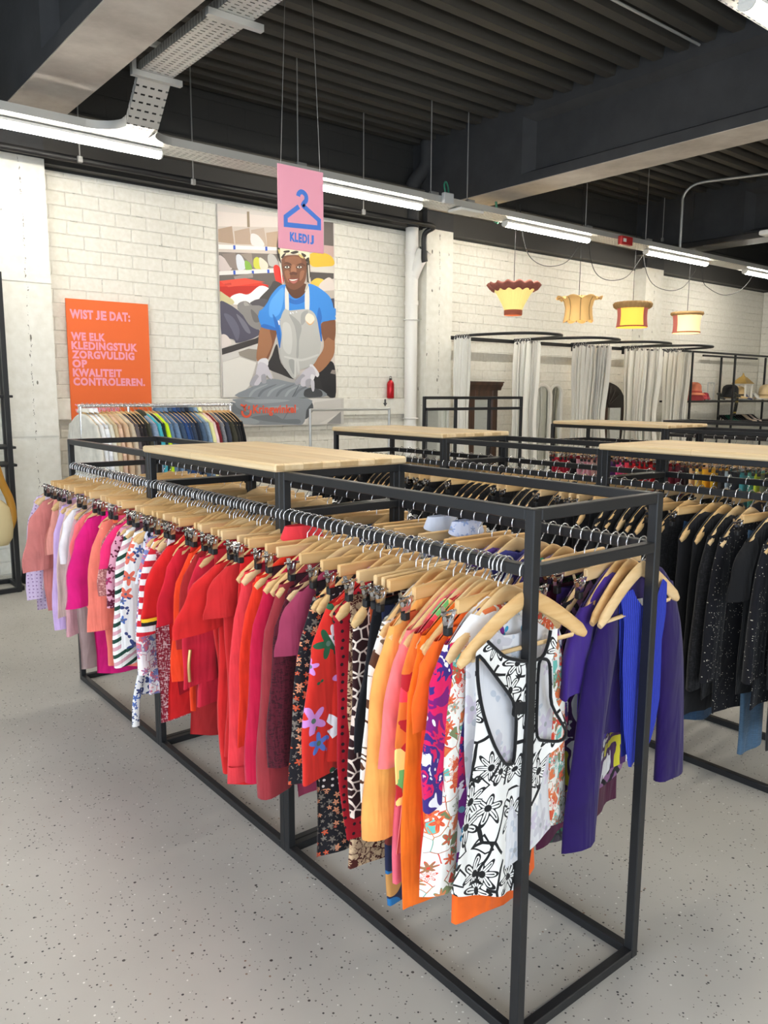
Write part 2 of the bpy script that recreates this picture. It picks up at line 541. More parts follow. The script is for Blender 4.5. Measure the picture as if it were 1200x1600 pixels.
for a in (-3.0,-0.2,5.3,8.0):
    tube_light(a, a+1.47, 0.93, 3.42, 'lit tube light of the overhead row, outside the picture', 'tube lights outside the picture')
for a in (-3.0,-0.1,2.6,5.3,8.0):
    tube_light(a, a+1.47, -3.1, 3.42, 'lit tube light of the overhead row, outside the picture', 'tube lights outside the picture')
# branch tray: rises off the long tray and runs towards the viewer
b = MB()
xa, xb = 0.955, 1.185
path = [(4.85,3.462),(4.62,3.475),(4.36,3.75),(-5.0,3.75)]
for (ya,za),(yb,zb) in zip(path, path[1:]):
    b.add([(xa,ya,za),(xb,ya,za),(xb,yb,zb),(xa,yb,zb)], [(0,1,2,3)], 1)
    for xx in (xa, xb):
        b.add([(xx-0.001,ya,za),(xx-0.001,yb,zb),(xx-0.001,yb,zb+0.06),(xx-0.001,ya,za+0.06),(xx+0.001,ya,za),(xx+0.001,yb,zb),(xx+0.001,yb,zb+0.06),(xx+0.001,ya,za+0.06)],
              [(0,1,2,3),(7,6,5,4),(3,2,6,7),(0,4,5,1)], 1)
o = b.build('cable_tray', [GALV, PERF])
tag(o, 'perforated branch tray bending up from the long tray and running overhead', 'cable tray')
for sx, xq in ((-1,xa),(1,xb)):
    e = MB()
    arc = [(xq+sx*0.22*(1-math.sin(t)), 4.85-0.22*(1-math.cos(t))) for t in [PI/2*i/8 for i in range(9)]]
    e.add([(p,q,3.462) for p,q in arc]+[(p,q,3.522) for p,q in arc], [(i,i+1,10+i,9+i) for i in range(8)], 0, True)
    e.add([(p,q,3.462) for p,q in arc]+[(xq,4.85,3.462)], [list(range(9))+[9]], 0)
    e.build('bend_cover', GALV, o)
for yy in (4.36, 3.25):
    q = MB()
    q.box(xa-0.06, xb+0.07, yy-0.02, yy+0.02, 3.71, 3.748)
    if yy > 4:
        q.box(xa-0.06, xa-0.03, yy-0.02, yy+0.02, 3.748, 3.96); q.box(xa-0.06, xa+0.15, yy-0.02, yy+0.02, 3.93, 3.96)
        q.tube([(xa-0.045,yy,3.96),(xa-0.045,yy,4.42)], 0.005)
    q.build('bracket', GALV, o)
# threaded rods that carry the black pipe and the tray
RODS = [(125,118,250,5.66),(302,80,285,5.66),(568,165,332,5.66),(1035,250,375,5.66)]
for i, (u, v0, v1, yy) in enumerate(RODS):
    p = at(u, v1, yy)
    b = MB(); b.tube([(p.x,yy,p.z+0.01),(p.x,yy,4.42)], 0.006); b.cbox(p.x-0.02,p.x+0.02,yy-0.014,yy+0.014,p.z-0.02,p.z+0.03,0.004)
    o = b.build('threaded_rod', WIRE)
    tag(o, ['threaded rod with clamp ending under the left tube light','threaded rod with clamp hanging above the wall between orange poster and mural','threaded rod with clamp under the light right of the pink sign','threaded rod with clamp hanging at the far right black bar'][i], 'rod')
for u, l in ((466,'thin rod down to the tray just behind the pink sign'),(673,'thin rod down to the tray beside the dark bent pipe'),(730,'thin rod down to the tray in front of the dark beam'),(915,'thin rod down to the tray right of the dark beam'),(1010,'thin rod down to the tray above the fourth tube light')):
    p = at(u, 300 if u < 900 else 350, 5.0)
    b = MB(); b.tube([(p.x,5.0,3.50),(p.x,5.0,4.45)], 0.006); b.cbox(p.x-0.05,p.x+0.05,4.93,4.98,3.525,3.575,0.005)
    tag(b.build('threaded_rod', WIRE), l, 'rod')
# black heating pipe with its elbow, white drain pipe
b = MB()
b.tube([(-4.9,5.70,3.47),(4.66,5.70,3.455),(4.76,5.70,3.455)], 0.028, 10)
b.tube(smooth_poly([(4.70,5.70,3.455),(4.84,5.70,3.455),(4.90,5.73,3.44),(4.86,5.80,3.40),(4.86,5.84,3.33),(4.87,5.84,3.16)],4,False), 0.03, 10)
b.tube(smooth_poly([(4.87,5.84,3.20),(4.87,5.84,3.12),(4.88,5.84,3.08)],4,False), 0.036, 10)
b.tube(smooth_poly([(4.87,5.85,3.20),(4.91,5.89,3.22),(4.95,5.93,3.22)],4,False), 0.03, 10)
tag(b.build('black_pipe', BLACK), 'black pipe along the wall ending in an elbow at the white drain pipe', 'pipe')
b = MB()
cx, cy = 4.90, 6.09
b.tube([(cx,cy,0),(cx,cy,3.49)], 0.075, 20)
for z in (1.18,2.62,2.95,3.2): b.tube([(cx,cy,z),(cx,cy,z+0.05)], 0.083, 20)
b.tube([(cx,cy,2.92),(cx+0.03,cy-0.06,3.06),(cx+0.055,cy-0.14,3.20)], 0.07, 16)
b.tube([(cx+0.045,cy-0.11,3.15),(cx+0.06,cy-0.155,3.225)], 0.084, 16)
b.tube([(cx+0.0595,cy-0.154,3.224),(cx+0.061,cy-0.158,3.229)], 0.07, 16, m=1)
o = b.build('drain_pipe', [plain('white_pipe', (236,234,228), 0.4), BLACK])
tag(o, 'white vertical drain pipe with a side branch beside the pilaster', 'pipe')
for z in (1.30,2.45):
    q = MB(); q.tube([(cx+0.085*math.cos(t),cy+0.085*math.sin(t),z) for t in [2*PI*i/16 for i in range(16)]], 0.008, 6, closed=True); q.tube([(cx+0.08,cy,z),(cx+0.13,cy,z)], 0.007)
    q.build('pipe_clip', WHITEP, o)
b = MB()
b.tube(smooth_poly([(4.90,6.09,3.49),(4.90,6.09,3.85),(4.90,6.07,3.98),(5.0,5.98,4.16),(5.0,5.96,4.28),(5.0,5.95,4.42)],4,False), 0.08, 16)
b.tube([(4.90,6.09,3.90),(4.90,6.09,3.94)], 0.088, 16)
tag(b.build('drain_pipe', DARK), 'dark painted bent pipe under the ceiling beside the beam', 'pipe')
# trunking on the band behind the lights
b = MB()
for dz, dy in ((0.0,0.0),(0.07,0.03),(0.13,0.05)):
    b.cbox(5.5,9.3,5.93+dy,6.06,3.72+dz,3.775+dz,0.006)
    b.cbox(0.82,5.0,5.93+dy,6.06,3.72+dz,3.775+dz,0.006)
tag(b.build('cable_trunking', plain('grey_brown_trunking', (92,88,82), 0.5)), 'grey stepped cable trunking along the dark band behind the tube lights', 'trunking')
# junction box, sockets, red box
b = MB(); b.cbox(4.20,4.33,4.80,4.848,3.45,3.55,0.006)
o = b.build('junction_box', plain('grey_plastic', (188,190,190), 0.5)); tag(o, 'grey junction box with green cable on the tray front', 'junction box')
q = MB(); q.tube(smooth_poly([(4.23,4.82,3.55),(4.22,4.83,3.62),(4.26,4.85,3.66),(4.30,4.86,3.62),(4.30,4.85,3.55)],5,False), 0.009, 8); q.build('green_cable', plain('green_cable_sheath', (46,122,98), 0.5), o)
b = MB(); b.cbox(4.45,4.78,4.82,5.02,3.425,3.455,0.008)
tag(b.build('access_panel', WHITEP), 'flat white box under the tray right of the junction box', 'box')
p0 = at(727,305,5.3)
b = MB(); b.tube(smooth_poly([(5.35,5.2,3.70),(5.36,5.2,3.60),(5.33,5.2,3.50),(5.34,5.15,3.46)],5,False), 0.014, 8)
tag(b.build('green_cable', plain('pale_green_cable', (70,140,112), 0.5)), 'short green cable dropping from the beam soffit to the tray', 'cable')
b = MB(); b.cbox(5.86,5.99,6.04,6.075,3.72,3.86,0.006); b.box(5.92,5.928,6.036,6.04,3.74,3.84); b.box(5.88,5.97,6.036,6.04,3.786,3.794)
tag(b.build('wall_socket', plain('old_grey_plastic', (120,120,116), 0.5)), 'grey square wall box on the dark wall right of the beam', 'wall box')
b = MB(); b.cbox(7.13,7.36,4.79,4.848,3.40,3.50,0.006)
o = b.build('alarm_box', plain('red_plastic', (168,32,34), 0.4)); tag(o, 'small red box on the front of the tray', 'alarm box')
q = MB(); q.cbox(7.16,7.22,4.785,4.792,3.43,3.47,0.002); q.build('cover_plate', WHITEP, o)
# bent conduit and the far lamp on the right
b = MB()
b.tube(smooth_poly([(8.76,5.0,3.48),(8.76,5.0,4.05),(8.77,4.99,4.25),(8.82,4.85,4.37),(8.95,4.55,4.39),(9.1,4.1,4.39),(9.35,3.0,4.39)],6,False), 0.018, 10)
tag(b.build('conduit', GALV), 'steel conduit bending from the ceiling down to the tray at right', 'conduit')
b = MB(); b.cbox(9.05,9.45,-4,5.9,3.60,3.68,0.01); tag(b.build('black_duct', BLACK), 'black bar running under the ceiling at the far right', 'duct')
b = MB(); b.cbox(8.0,8.16,2.2,3.55,3.425,3.48,0.012); b.tube([(8.08,3.45,3.48),(8.08,3.45,4.42)],0.006); b.tube([(8.08,2.3,3.48),(8.08,2.3,4.42)],0.006)
tag(b.build('batten_lamp', WHITEP), 'unlit white batten lamp cut off at the right edge', 'lamp')
# suspension rail tube with a clip near the ceiling
b = MB(); b.tube([(0.9,2.62,4.40),(4.95,2.62,4.40)], 0.011, 8); b.cbox(3.3,3.34,2.60,2.64,4.375,4.42,0.004)
tag(b.build('ceiling_conduit', GALV), 'thin pale conduit clipped to the ceiling ribs at upper right', 'conduit')

# ------------------------------------------------------------------ pink sign
PINK = plain('pink_board', (247,168,190), 0.55)
BLUE = plain('blue_print', (72,128,222), 0.55)
SX, SY, SZ, SW, SH = 1.499, 3.5, 2.545, 0.357, 0.527
sign = empty('hanging_sign', (SX, SY, SZ), 'pink hanging sign with a blue clothes hanger and the word KLEDIJ', 'sign')
b = MB(); b.box(0,SW,-0.004,0.004,0,SH); b.build('board', PINK, sign)
def sg(x, y):
    s = (x-55)/285.0
    return (s*SW, SH*(1-(y-(300+62*s))/526.0))
hook = [sg(*p) for p in [(178,508),(182,492),(196,481),(213,487),(228,508),(228,536),(212,556),(205,574)]]
hook = smooth_poly(hook, 4, False)
body = [sg(*p) for p in [(205,566),(311,668),(311,717),(99,684),(99,634),(182,574)]]
b = MB()
for pts in (hook, body):
    Lp, Rp = ribbon(pts, 0.031)
    n = len(pts)
    for i in range(n-1):
        b.add([(Lp[i].x,-0.0052,Lp[i].y),(Lp[i+1].x,-0.0052,Lp[i+1].y),(Rp[i+1].x,-0.0052,Rp[i+1].y),(Rp[i].x,-0.0052,Rp[i].y)], [(0,1,2,3)])
b.build('hanger_symbol', BLUE, sign)
text_mesh('lettering', 'KLEDI', BLUE, sign, 0.086, 0.050, -0.0052, 0.152, 0.060, bold=0.055)
text_mesh('lettering', 'J', BLUE, sign, 0.246, 0.050, -0.0052, 0.030, 0.060, bold=0.055)
b = MB()
for x, u, v in ((0.025,445,0),(0.335,488,0)):
    p = at(u, v, SY)
    d = p - Vector((SX+x,SY,SZ+SH)); t = (4.44-SZ-SH)/d.z
    b.tube([(x,0,SH-0.01),(x+d.x*t,0,SH+d.z*t)], 0.0022, 6)
b.build('wire', WIRE, sign)

# ------------------------------------------------------------------ orange poster
ORANGE = plain('orange_print', (236,108,48), 0.6)
PINKP = plain('pink_print', (244,160,180), 0.6)
PX, PY, PZ, PW, PH = 0.945, 6.132, 1.34, 0.748, 1.066
pos = empty('orange_poster', (PX, PY, PZ), 'orange wall poster with pink Dutch text behind the coat rail', 'poster')
b = MB(); b.box(0,PW,0,0.012,0,PH); b.build('board', ORANGE, pos)
zt = 0.945
for txt, wd_, hh, zz in (('WE ELK',0.305,0.072,0.707),('KLEDINGSTUK',0.60,0.072,0.628),('ZORGVULDIG',0.568,0.072,0.549),('OP',0.13,0.072,0.470),('KWALITEIT',0.442,0.072,0.391),('CONTROLEREN.',0.66,0.072,0.312)):
    text_mesh('lettering', txt, PINKP, pos, 0.030, zz, -0.0015, wd_, hh, bold=0.05)
for txt, xx, wd_ in (('WIST',0.030,0.205),('J',0.256,0.036),('E',0.302,0.052),('DAT:',0.382,0.190)):
    text_mesh('lettering', txt, PINKP, pos, xx, 0.895, -0.0015, wd_, 0.082, bold=0.05)
def swirl(b, x, z, s, y):
    "round logo mark: an open ring with an arrow head"
    ring = [(x+s*0.42*math.cos(t), z+s*0.42*math.sin(t)) for t in [R(20-i*12.5) for i in range(18)]]
    for pts, w_ in ((ring, s*0.2),([(x-s*0.55,z+s*0.62),(x-s*0.15,z+s*0.42),(x+s*0.02,z+s*0.62)], s*0.16),([(x-s*0.1,z+s*0.05),(x-s*0.22,z+s*0.45)], s*0.16),([(x+s*0.2,z+s*0.2),(x+s*0.3,z+s*0.5)], s*0.16)):
        Lp, Rp = ribbon(pts, w_)
        for i in range(len(pts)-1):
            b.add([(Lp[i].x,y,Lp[i].y),(Lp[i+1].x,y,Lp[i+1].y),(Rp[i+1].x,y,Rp[i+1].y),(Rp[i].x,y,Rp[i].y)], [(0,1,2,3)])
b = MB(); swirl(b, 0.075, 0.10, 0.075, -0.0015); b.build('logo_mark', PINKP, pos)
text_mesh('lettering', 'Kringwinkel', PINKP, pos, 0.13, 0.062, -0.0015, 0.30, 0.072, bold=0.03)

# ------------------------------------------------------------------ mural: printed photograph of a worker sorting clothes
MUY = 6.178
mural = empty('mural_poster', (2.46, MUY, 1.25), 'tall photo mural of a smiling worker in apron folding a grey garment', 'poster')
MC = {}
def mc(c):
    if c not in MC:
        MC[c] = plain('print_%d_%d_%d' % c, c, 0.55)
    return MC[c]
picture = MB(); pmats = []
pk = [0]
def poly(c, pts, zoomB=False, sm=True, k=4):
    oy = 480 if zoomB else 320
    q = [at(330+x/5.714, oy+y/5.714, MUY-0.006) for x, y in pts]
    q = [(p.x-2.46, p.z-1.25) for p in q]
    if sm: q = smooth_poly(q, k)
    q = [(min(max(a,-0.004),1.404),max(b,0.293)) for a, b in q]
    pk[0] += 1
    m = mc(c)
    if m not in pmats: pmats.append(m)
    y = -0.006-0.00012*pk[0]
    picture.add([(a, y, b) for a, b in q], [list(range(len(q)))], pmats.index(m))
def P(c, pts, sm=True): poly(c, pts, False, sm)
def Q(c, pts, sm=True): poly(c, pts, True, sm)
# shelving behind
P((206,194,184), [(40,55),(1088,160),(1098,900),(1100,1029),(75,1029)], False)
P((226,214,206), [(40,55),(600,110),(600,200),(45,190)], False)
P((150,132,108), [(318,60),(340,60),(345,200),(322,200)], False)
P((176,150,128), [(48,215),(185,190),(205,350),(52,330)], False)
P((182,158,138), [(205,235),(340,205),(360,355),(215,350)], False)
P((190,170,154), [(355,225),(470,205),(500,370),(365,355)], False)
P((186,160,136), [(490,250),(600,235),(600,380),(500,372)], False)
P((228,222,220), [(355,262),(420,275),(475,365),(365,360)])
P((238,236,232), [(50,352),(600,380),(600,408),(52,392)], False)
P((120,110,104), [(55,420),(600,440),(590,560),(60,590)], False)
P((206,192,188), [(62,455),(120,480),(185,575),(68,585)])
P((140,126,118), [(95,440),(215,425),(235,580),(170,560)], False)
P((214,218,226), [(222,455),(270,455),(310,560),(240,580)])
P((132,178,70), [(300,500),(345,520),(362,578),(310,582)])
P((150,136,126), [(262,440),(360,430),(378,570),(345,520)], False)
P((206,206,74), [(378,490),(420,470),(470,560),(388,566)])
P((222,214,196), [(430,470),(500,520),(500,570),(440,570)])
P((188,184,180), [(505,450),(560,450),(600,540),(520,545)])
P((230,226,222), [(60,592),(570,572),(570,606),(64,628)], False)
for x, y in ((195,362),(480,374),(195,586),(360,588),(498,578)):
    P((58,92,196), [(x,y),(x+20,y),(x+22,y+36),(x+2,y+38)], False)
P((104,96,92), [(64,628),(570,606),(600,760),(420,860),(66,780)], False)
P((150,140,134), [(200,640),(300,620),(370,610),(372,650),(210,668)], False)
P((224,52,44), [(555,555),(600,545),(640,640),(640,700),(580,690)])
# right side of the background
P((104,96,92), [(1005,150),(1088,160),(1092,420),(1005,400)], False)
P((196,166,160), [(1005,360),(1092,370),(1092,470),(1005,450)], False)
P((222,184,62), [(880,440),(1000,430),(1080,470),(1085,545),(900,550)])
P((214,208,198), [(880,560),(1090,548),(1092,610),(890,590)], False)
P((84,78,76), [(880,600),(1092,612),(1092,660),(890,690)], False)
P((236,200,88), [(890,690),(940,655),(1005,672),(1000,720),(900,720)])
P((220,208,200), [(960,720),(1040,650),(1085,680),(1092,770),(1000,770)])
P((190,178,166), [(1000,770),(1095,762),(1096,840),(1030,830)], False)
P((70,68,84), [(1050,838),(1096,835),(1100,930),(1080,930)], False)
# red crate and heaps of clothes
P((222,58,42), [(68,680),(300,655),(510,718),(500,760),(170,830),(70,790)], False)
P((196,40,30), [(68,730),(500,722),(505,745),(170,830),(70,790)], False)
P((232,80,60), [(70,680),(300,655),(480,690),(150,735)], False)
P((206,60,46), [(115,705),(175,695),(180,715),(120,722)], False)
P((244,242,240), [(170,825),(250,790),(330,800),(430,725),(510,745),(500,800),(420,870),(200,890)])
P((206,196,150), [(70,775),(120,800),(200,860),(180,890),(75,870)])
P((74,70,70), [(420,850),(520,740),(560,680),(640,720),(600,780),(500,870)])
P((88,84,90), [(350,870),(500,850),(480,1029),(300,1029)])
P((84,82,98), [(72,865),(160,890),(260,960),(340,1029),(78,1029)])
P((138,134,134), [(230,900),(310,860),(400,930),(470,960),(460,1029),(300,1029)])
P((170,164,160), [(290,890),(320,875),(410,1000),(380,1020)])
Q((84,82,98), [(78,0),(190,0),(300,90),(430,210),(390,270),(230,320),(200,290),(90,240)])
Q((104,102,120), [(110,60),(190,90),(250,200),(230,300),(180,200)])
Q((118,116,130), [(220,60),(300,130),(350,230),(300,210)])
Q((140,136,134), [(240,0),(470,0),(450,190),(350,170),(280,70)])
Q((112,108,108), [(350,20),(400,60),(440,120),(380,130)])
Q((226,214,208), [(90,250),(140,255),(178,320),(150,345),(92,370)])
Q((66,62,62), [(92,370),(390,280),(430,260),(425,320),(180,400),(95,425)], False)
Q((214,210,204), [(95,430),(430,320),(430,360),(240,440),(98,490)], False)
Q((150,142,132), [(240,400),(330,370),(420,380),(400,490),(250,430)], False)
Q((200,194,186), [(98,490),(240,440),(420,490),(440,470),(460,400),(600,270),(600,380),(530,520),(530,560),(720,640),(1110,800),(105,803)], False)
Q((228,224,216), [(98,492),(250,445),(400,495),(340,700),(240,803),(104,803)], False)
Q((176,172,168), [(530,560),(740,640),(800,690),(560,650)], False)
# worker: dark trousers, arms, shirt, apron
Q((52,50,52), [(585,330),(620,500),(740,640),(620,600),(500,540),(540,430)])
Q((46,45,48), [(900,640),(960,580),(1060,560),(1060,640),(1080,800),(920,720)])
Q((38,38,42), [(960,560),(1060,480),(1105,560),(1105,802),(1010,760)])
Q((150,140,134), [(1075,560),(1104,560),(1104,600),(1060,590)], False)
SK1 = (128,84,60); SK2 = (164,114,82); SK3 = (92,58,42)
Q(SK2, [(445,180),(575,205),(560,300),(500,470),(405,478),(415,320)])
Q(SK1, [(520,200),(580,205),(565,300),(505,465),(485,460),(540,330)])
Q(SK2, [(975,150),(1098,95),(1100,280),(1085,440),(960,585),(905,520),(990,390),(1000,300)])
Q(SK1, [(980,150),(1095,100),(1100,290),(1040,270),(1000,300)])
BL1 = (62,140,222); BL2 = (46,112,196); BL3 = (92,166,238)
P(BL1, [(500,870),(560,770),(640,712),(780,740),(880,705),(1000,770),(1070,850),(1098,990),(1100,1029),(460,1029)])
Q(BL1, [(480,0),(1080,0),(1098,90),(1050,120),(975,150),(985,300),(940,300),(640,340),(605,360),(590,210),(570,205),(445,170)])
P(BL3, [(520,880),(580,790),(640,740),(640,860),(600,980),(520,1000)])
P(BL2, [(690,830),(750,850),(830,810),(835,860),(760,890),(690,870)])
Q(BL2, [(545,60),(575,205),(605,360),(625,330),(600,160)])
Q(BL2, [(960,0),(985,90),(975,150),(985,300),(960,260),(940,100)])
Q(BL2, [(470,150),(570,185),(570,208),(445,180)])
GR1 = (188,188,184); GR2 = (164,164,162); GR3 = (204,204,200)
P((226,224,218), [(655,750),(682,735),(690,960),(660,980)])
P((226,224,218), [(835,760),(868,735),(872,940),(835,950)])
P(GR1, [(600,1029),(660,970),(720,965),(860,935),(925,1029)], False)
Q(GR1, [(650,20),(700,30),(860,20),(930,80),(960,220),(975,330),(955,430),(900,520),(790,560),(740,640),(680,580),(615,470),(610,370),(625,240),(610,130)])
Q(GR2, [(690,60),(800,160),(780,300),(775,440),(755,440),(760,300),(740,170)])
Q(GR3, [(640,140),(700,160),(720,300),(700,420),(640,370),(630,240)])
Q(GR2, [(800,60),(860,30),(840,120),(800,160)])
Q((206,206,202), [(660,436),(800,462),(945,420),(945,436),(800,482),(660,452)])
Q(GR2, [(690,470),(740,480),(735,600),(700,540)])
Q((206,206,202), [(755,460),(775,460),(790,600),(770,610)], False)
Q((206,206,202), [(738,470),(756,468),(752,620),(738,630)], False)
Q((236,226,208), [(835,90),(860,55),(905,75),(918,115),(885,155),(845,135)])
Q((222,178,128), [(838,120),(880,150),(915,118),(900,150),(868,160)])
for pts in ([(696,50),(706,42),(712,62),(702,62)],[(716,48),(728,42),(730,60)],[(748,40),(760,38),(762,52)],[(588,120),(606,118),(606,160),(598,158)]):
    Q((236,240,244), pts, False)
# neck, face, headscarf
P(SK3, [(668,700),(690,790),(750,838),(820,800),(850,710)])
P((118,76,54), [(622,490),(640,630),(668,720),(720,758),(772,748),(826,700),(846,600),(842,490),(800,455),(700,450),(640,462)])
P((142,94,68), [(650,490),(700,462),(780,470),(800,520),(740,560),(680,530)])
P((150,100,74), [(650,600),(690,590),(700,660),(680,690)])
P((150,100,74), [(790,600),(826,590),(815,650),(785,680)])
P(SK3, [(640,530),(670,512),(708,528),(706,545),(668,530)])
P(SK3, [(752,540),(800,520),(832,538),(830,552),(795,538)])
for x in (672, 782):
    P((60,36,28), [(x-32,558),(x,540),(x+32,558),(x,572)])
    P((232,226,220), [(x-22,558),(x,547),(x+22,558),(x,567)])
    P((26,18,16), [(x-9,556),(x,547),(x+9,556),(x,566)])
P((160,108,80), [(716,540),(742,540),(756,600),(728,612),(704,600)])
P((96,56,42), [(694,612),(728,598),(764,612),(752,630),(728,624),(706,630)])
P((126,60,54), [(680,664),(728,658),(778,660),(752,700),(724,706),(698,694)])
P((236,228,222), [(690,668),(728,668),(768,664),(740,678),(712,680)])
P((178,106,98), [(694,680),(728,684),(764,676),(748,698),(722,703)])
P((228,218,190), [(600,300),(640,250),(800,380),(870,430),(866,520),(846,500),(810,460),(720,440),(650,455),(618,490),(600,440)])
P((52,44,38), [(590,300),(612,300),(606,440),(618,520),(600,500),(584,420)])
for pts in ([(618,470),(640,440),(662,432),(650,455),(630,480)],[(700,428),(750,412),(775,425),(730,440)],[(800,430),(840,450),(830,470),(806,455)],[(835,490),(865,470),(868,512),(850,510)],[(640,415),(690,408),(690,425),(650,430)]):
    P((58,50,44), pts)
for pts in ([(770,440),(800,450),(820,480),(790,470)],[(590,400),(610,410),(600,440)]):
    P((206,186,120), pts)
P((70,62,54), [(846,520),(872,500),(880,640),(868,700),(850,690)], False)
P((214,208,196), [(856,540),(866,540),(874,690),(866,690)], False)
P((224,218,206), [(600,500),(612,520),(634,690),(626,706)], False)
P((206,200,188), [(846,700),(860,710),(838,780),(828,770)], False)
# gloves on the grey garment
GV1 = (204,200,208); GV2 = (168,166,174); GV3 = (228,226,230)
GM = (140,146,152); GM2 = (118,124,130); GM3 = (160,166,172)
Q(GM, [(240,803),(350,715),(480,650),(560,640),(700,670),(760,680),(870,720),(980,740),(975,803)])
Q((70,72,76), [(830,740),(900,720),(975,745),(985,790),(940,803),(830,800)])
for i in range(6):
    x0 = 330+i*80
    Q(GM2 if i % 2 else GM3, [(x0,790),(x0+40,735),(x0+150,690),(x0+160,696),(x0+60,745),(x0+16,796)])
Q((90,94,100), [(715,800),(770,700),(776,702),(722,803)], False)
Q(GV3, [(408,500),(440,460),(495,462),(500,520),(455,560)])
Q(GV1, [(400,540),(430,490),(495,520),(512,590),(470,620),(420,640),(390,630)])
Q(GV2, [(395,600),(420,630),(390,700),(340,695),(350,650)])
Q(GV1, [(420,620),(450,630),(420,690),(385,698),(380,680)])
Q(GV2, [(440,610),(475,600),(485,670),(460,682),(445,670)])
Q(GV1, [(480,570),(510,560),(540,630),(520,642),(490,600)])
Q(GV3, [(870,520),(900,515),(955,590),(940,625),(910,590)])
Q(GV1, [(790,610),(830,560),(890,530),(925,590),(905,640),(850,660),(800,650)])
Q(GV2, [(740,660),(800,600),(830,620),(770,690),(748,690)])
Q(GV1, [(800,640),(840,620),(835,700),(800,705),(790,680)])
Q(GV2, [(840,650),(890,640),(880,690),(855,720),(836,700)])
Q(GV1, [(885,650),(912,660),(912,740),(895,750),(882,700)])
Q(GV3, [(885,600),(915,610),(905,650),(880,640)])
picture.build('printed_picture', pmats, mural)
b = MB()
c0 = at(337,320,MUY); c1 = at(523,622,MUY)
b.box(-0.006, c1.x-2.46, -0.006, 0.018, 0.292, 3.42-1.25)
b.build('board', plain('mural_board', (214,206,198), 0.55), mural)
# lower strip, a wider board of its own
strip = empty('mural_strip', (2.53, 6.14, 1.25), 'wide lower strip of the photo mural with an orange logo on grey cloth', 'poster')
b = MB(); b.box(0, 1.42, 0, 0.012, 0, 0.288); b.build('board', plain('strip_print', (200,196,190), 0.55), strip)
low = MB(); lm = []
def S(c, pts, sm=True):
    q = [at(330+x/5.714, 480+y/5.714, 6.14) for x, y in pts]
    q = [(p.x-2.53, p.z-1.25) for p in q]
    if sm: q = smooth_poly(q, 4)
    m = mc(c)
    if m not in lm: lm.append(m)
    pk[0] += 1
    low.add([(a,-0.0005-0.00012*(pk[0] % 40),b) for a, b in q], [list(range(len(q)))], lm.index(m))
pk[0] = 0
S((222,218,212), [(160,815),(1158,815),(1158,1040),(160,1050)], False)
S((206,202,196), [(920,850),(1158,815),(1158,940),(960,1040),(840,1045)], False)
S((150,148,146), [(1030,1040),(1158,930),(1158,1040)], False)
S((80,84,88), [(865,820),(905,860),(905,930),(840,1000),(820,900)])
S(GM, [(240,816),(865,816),(850,920),(820,1040),(700,1048),(300,1046),(230,1000),(170,940),(158,880),(180,850),(220,850)])
S(GM2, [(165,860),(200,850),(240,900),(330,940),(360,970),(250,960),(180,930)])
S(GM3, [(300,830),(500,820),(700,830),(600,850),(400,860)])
S(GM3, [(420,900),(650,880),(780,900),(700,940),(480,930)])
S(GM2, [(360,980),(560,960),(640,1000),(780,1000),(780,1042),(600,1030),(440,1010)])
S(GM3, [(240,990),(330,985),(430,1020),(380,1045),(260,1035)])
S(GM2, [(700,900),(712,900),(650,1000),(640,1000)], False)
low.build('printed_picture', lm, strip)
LOGO = plain('orange_logo_print', (240,96,66), 0.55)
pa = at(330+312/5.714, 480+925/5.714, 6.14)
b = MB(); swirl(b, pa.x-2.53, pa.z-1.25-0.01, 0.12, -0.007); b.build('logo_mark', LOGO, strip)
pa = at(330+372/5.714, 480+962/5.714, 6.14); pb = at(330+752/5.714, 480+895/5.714, 6.14)
text_mesh('lettering', 'Kringwinkel', LOGO, strip, pa.x-2.53, pa.z-1.25-0.012, -0.007, pb.x-pa.x, 0.115, bold=0.03)
# red bottle on the ledge, small arrow mark under it
b = MB()
px = 4.645
b.lathe([(0,1.537),(0.04,1.537),(0.043,1.545),(0.043,1.70),(0.036,1.725),(0.016,1.745),(0.014,1.755)], 18, (px,6.175-0.02,0))
o = b.build('red_bottle', plain('glossy_red_metal', (186,22,34), 0.25, 0.4)); tag(o, 'red metal bottle standing on the wall ledge beside the white pipe', 'bottle')
q = MB(); q.lathe([(0.016,1.75),(0.018,1.755),(0.018,1.772),(0,1.774)], 14, (px,6.155,0)); q.tube([(px+0.014*math.cos(t),6.155,1.778+0.014*math.sin(t)) for t in [PI*i/8 for i in range(9)]], 0.004); q.build('cap', BLACK, o)
b = MB(); pa = at(602,629,6.146)
b.prism([(pa.x-0.012,pa.z+0.04),(pa.x+0.012,pa.z+0.04),(pa.x+0.012,pa.z-0.005),(pa.x+0.03,pa.z-0.005),(pa.x,pa.z-0.045),(pa.x-0.03,pa.z-0.005),(pa.x-0.012,pa.z-0.005)], 'y', 6.1455, 6.149)
tag(b.build('arrow_sticker', plain('dark_sticker', (70,72,76), 0.6)), 'small dark arrow sticker pointing down on the ledge under the red bottle', 'sticker')

